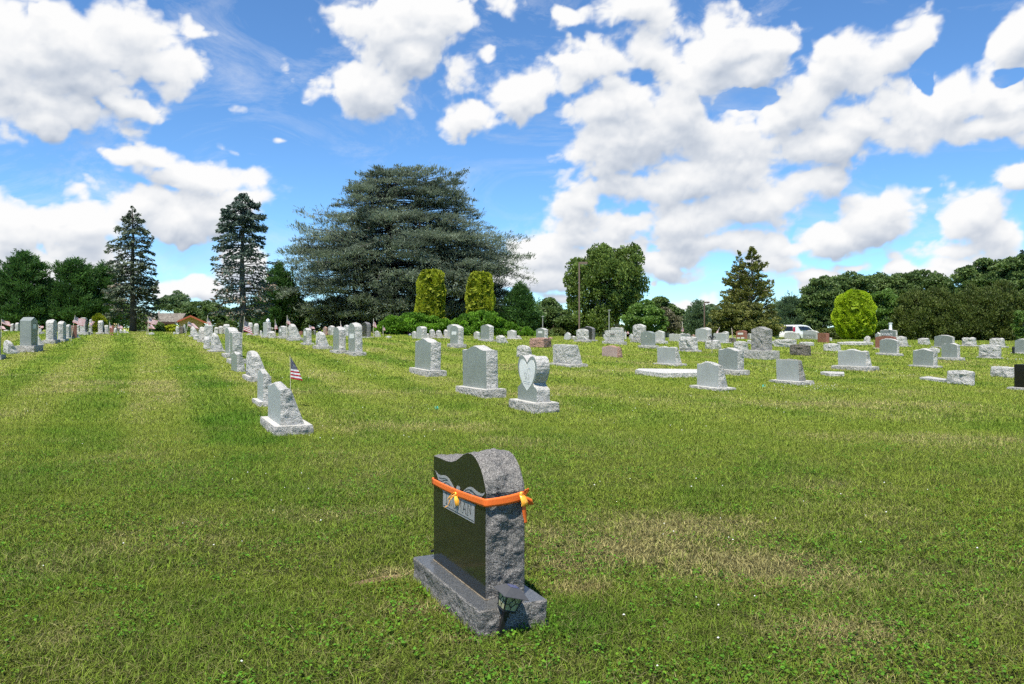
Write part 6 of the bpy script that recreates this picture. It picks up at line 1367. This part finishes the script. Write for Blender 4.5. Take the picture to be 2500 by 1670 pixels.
def puff(P):
    """billowy noise: fractal plus inverted cell noise"""
    Q = scaled(P, 1, 1.35); n1 = noise_node(nt, 7, 8, .60, Q, .35); n2 = noise_node(nt, 26, 5, .62, Q, .2)
    vv = N.new('ShaderNodeTexVoronoi'); vv.feature = 'F1'; setin(vv, 'Scale', 17); setin(vv, 'Detail', 2.0); setin(vv, 'Roughness', .6)
    wv = N.new('ShaderNodeVectorMath'); wv.operation = 'MULTIPLY_ADD'; nn = N.new('ShaderNodeTexNoise'); setin(nn, 'Scale', 9); setin(nn, 'Detail', 3); nt.links.new(Q, nn.inputs['Vector'])
    nt.links.new(nn.outputs['Color'], wv.inputs[0]); wv.inputs[1].default_value = (.09, .09, 0); nt.links.new(Q, wv.inputs[2]); nt.links.new(wv.outputs[0], vv.inputs['Vector'])
    b_ = mathn(nt, 'SUBTRACT', .75, vv.outputs['Distance'])
    return mathn(nt, 'ADD', mathn(nt, 'ADD', mathn(nt, 'MULTIPLY', n1, .95), mathn(nt, 'MULTIPLY', n2, .28)), mathn(nt, 'MULTIPLY', b_, .50))
# cloud sheet: a section of sky dome 3 km away; coverage of each cumulus is stored on the dome, puffs come from noise
def cover(A, E):
    A0_, E0_ = A, E
    A = A + (fbm(A0_ * 40, E0_ * 52, 3.2, 201, 5) - .5) * .055; E = E + (fbm(A0_ * 40 + 90, E0_ * 52, 2.6, 311, 5) - .5) * .034
    acc = np.full(A.shape, -9.0)
    for (x, y, rx, ry, rot) in BL:
        a, e = ang(x, y); a2, _ = ang(x + rx, y); _, e3 = ang(x, y - ry); hx, hy = 1.30 * max(.004, a2 - a), 1.32 * max(.004, e3 - e); c_, s_ = math.cos(R(rot)), math.sin(R(rot))
        dx, dy = A - a, E - e; v = 1 - np.sqrt(((c_ * dx + s_ * dy) / hx) ** 2 + ((-s_ * dx + c_ * dy) / hy) ** 2)
        if rx < 72: v = v * .50 - .06
        k = .22; h = np.clip(.5 + .5 * (v - acc) / k, 0, 1); acc = acc * (1 - h) + v * h + k * h * (1 - h) * .5
    for (x, y, rx, ry, rot) in HO:
        a, e = ang(x, y); hx, hy = rx * DS / F, ry * DS / F; v = 1 - np.sqrt(((A - a) / hx) ** 2 + ((E - e) / hy) ** 2); acc = acc - 1.1 * np.clip(v + .3, 0, 1)
    return acc
def billow(x, y, s_, seed, o=5):
    v = 0; a = .5; t = 0
    for k in range(o): v = v + a * np.abs(2 * vnoise(x / s_, y / s_, seed + k) - 1); t += a; a *= .52; s_ *= .5
    return v / t
na, ne = 1000, 460; A_, E_ = np.meshgrid(np.linspace(R(-66), R(66), na), np.linspace(R(-.6), R(46), ne)); RD = 3000.0
wx_ = A_ * 40 + (fbm(A_ * 40, E_ * 40, 1.4, 501, 4) - .5) * 1.6; wy_ = E_ * 48 + (fbm(A_ * 40 + 50, E_ * 48, 1.4, 533, 4) - .5) * 1.6
DN = cover(A_, E_) + (billow(wx_, wy_, 2.6, 601, 6) - .42) * 1.0 + (fbm(wx_, wy_, 3.4, 701, 6) - .5) * .70 + .10
TAU = np.zeros_like(DN); acc = np.zeros(na); dE = (R(46) - R(-.6)) / (ne - 1)
for i in range(ne - 1, -1, -1):
    acc = acc * math.exp(-dE / R(2.1)) + np.clip(DN[i] - .05, 0, .9) * dE / R(2.1); TAU[i] = acc
SH = np.exp(-TAU * 1.8)
g0 = np.roll(DN, -5, 0); g1 = np.roll(np.roll(DN, -14, 0), 4, 1); LOC = np.clip((DN - g0) * .24, -.12, .12) + np.clip((DN - g1) * .36, -.22, .28)
SH = np.clip(SH * .80 + .20 + LOC, 0, 1)
co = np.stack([RD * np.cos(E_) * np.sin(A_), RD * np.cos(E_) * np.cos(A_), RD * np.sin(E_) + CAMZ], -1).reshape(-1, 3)
idx = np.arange(na * ne).reshape(ne, na); fc = np.stack([idx[:-1, :-1], idx[1:, :-1], idx[1:, 1:], idx[:-1, 1:]], -1).reshape(-1, 4)
M_CL = bpy.data.materials.new('cumulus'); M_CL.use_nodes = True; nt = M_CL.node_tree; N = nt.nodes; N.remove(N['Principled BSDF'])
def attr(n, o='Fac'): q = N.new('ShaderNodeAttribute'); q.attribute_name = n; return q.outputs[o]
cb = N.new('ShaderNodeCombineXYZ'); nt.links.new(attr('azimuth'), cb.inputs[0]); nt.links.new(attr('elevation'), cb.inputs[1]); P0 = cb.outputs[0]
f0 = attr('thickness'); sh = attr('illum'); p0 = puff(P0); p1 = puff(shift(P0, -.002, .007))
d0 = mathn(nt, 'ADD', f0, mathn(nt, 'MULTIPLY', mathn(nt, 'SUBTRACT', p0, .76), .62))
al = N.new('ShaderNodeMapRange'); al.interpolation_type = 'SMOOTHERSTEP'; nt.links.new(d0, al.inputs[0]); al.inputs[1].default_value = -.04; al.inputs[2].default_value = .38
wl = N.new('ShaderNodeMapRange'); nt.links.new(noise_node(nt, 5, 9, .68, scaled(P0, 1, 2.2), .8), wl.inputs[0]); wl.inputs[1].default_value = .50; wl.inputs[2].default_value = .85; wl.inputs[4].default_value = .6
al_out = mathn(nt, 'MAXIMUM', al.outputs[0], mathn(nt, 'MULTIPLY', wl.outputs[0], mathn(nt, 'MULTIPLY_ADD', f0, .8, 1.0, True)))
L = mathn(nt, 'ADD', sh, mathn(nt, 'MULTIPLY', mathn(nt, 'SUBTRACT', p0, p1), .28))
cc = ramp(nt, L, [(.05, (.42, .49, .61)), (.32, (.64, .69, .77)), (.58, (.87, .89, .92)), (.80, (1., 1., 1.))])
em = N.new('ShaderNodeEmission'); nt.links.new(cc, em.inputs[0]); em.inputs[1].default_value = .60
tp = N.new('ShaderNodeBsdfTransparent'); ms = N.new('ShaderNodeMixShader'); nt.links.new(al_out, ms.inputs[0]); nt.links.new(tp.outputs[0], ms.inputs[1]); nt.links.new(em.outputs[0], ms.inputs[2]); nt.links.new(ms.outputs[0], N['Material Output'].inputs[0])
M_CL.cycles.emission_sampling = 'NONE'
tag(np_mesh('sky', co, fc, 4, {'thickness': DN.ravel(), 'illum': SH.ravel(), 'azimuth': A_.ravel(), 'elevation': E_.ravel()}, M_CL, smooth=True), kind='structure')
w.cycles.sampling_method = 'NONE'
sl = bpy.data.lights.new('sun', 'SUN'); sl.energy = 5.0; sl.angle = R(.53); sl.color = (1, .95, .86)
so = bpy.data.objects.new('sun', sl); COL.objects.link(so); so.rotation_euler = (-SUN).to_track_quat('-Z', 'Y').to_euler()
cam = bpy.data.cameras.new('camera'); cam.sensor_width = 36; cam.lens = 36 * F / 2500; cam.shift_y = -(835 - HY) / 2500; cam.clip_end = 5000; cam.clip_start = .05
co_ = bpy.data.objects.new('camera', cam); COL.objects.link(co_); co_.location = (0, 0, CAMZ); co_.rotation_euler = (R(90), 0, 0); SC.camera = co_
SC.view_settings.view_transform = 'Standard'; SC.view_settings.look = 'None'; SC.view_settings.exposure = 0.72; SC.view_settings.gamma = 1
SC.cycles.use_adaptive_sampling = True; SC.cycles.adaptive_threshold = .03; SC.cycles.max_bounces = 5; SC.cycles.diffuse_bounces = 2; SC.cycles.glossy_bounces = 3; SC.cycles.transmission_bounces = 3
SC.render.film_transparent = False; SC.render.use_persistent_data = False
SC.cycles.use_denoising = False
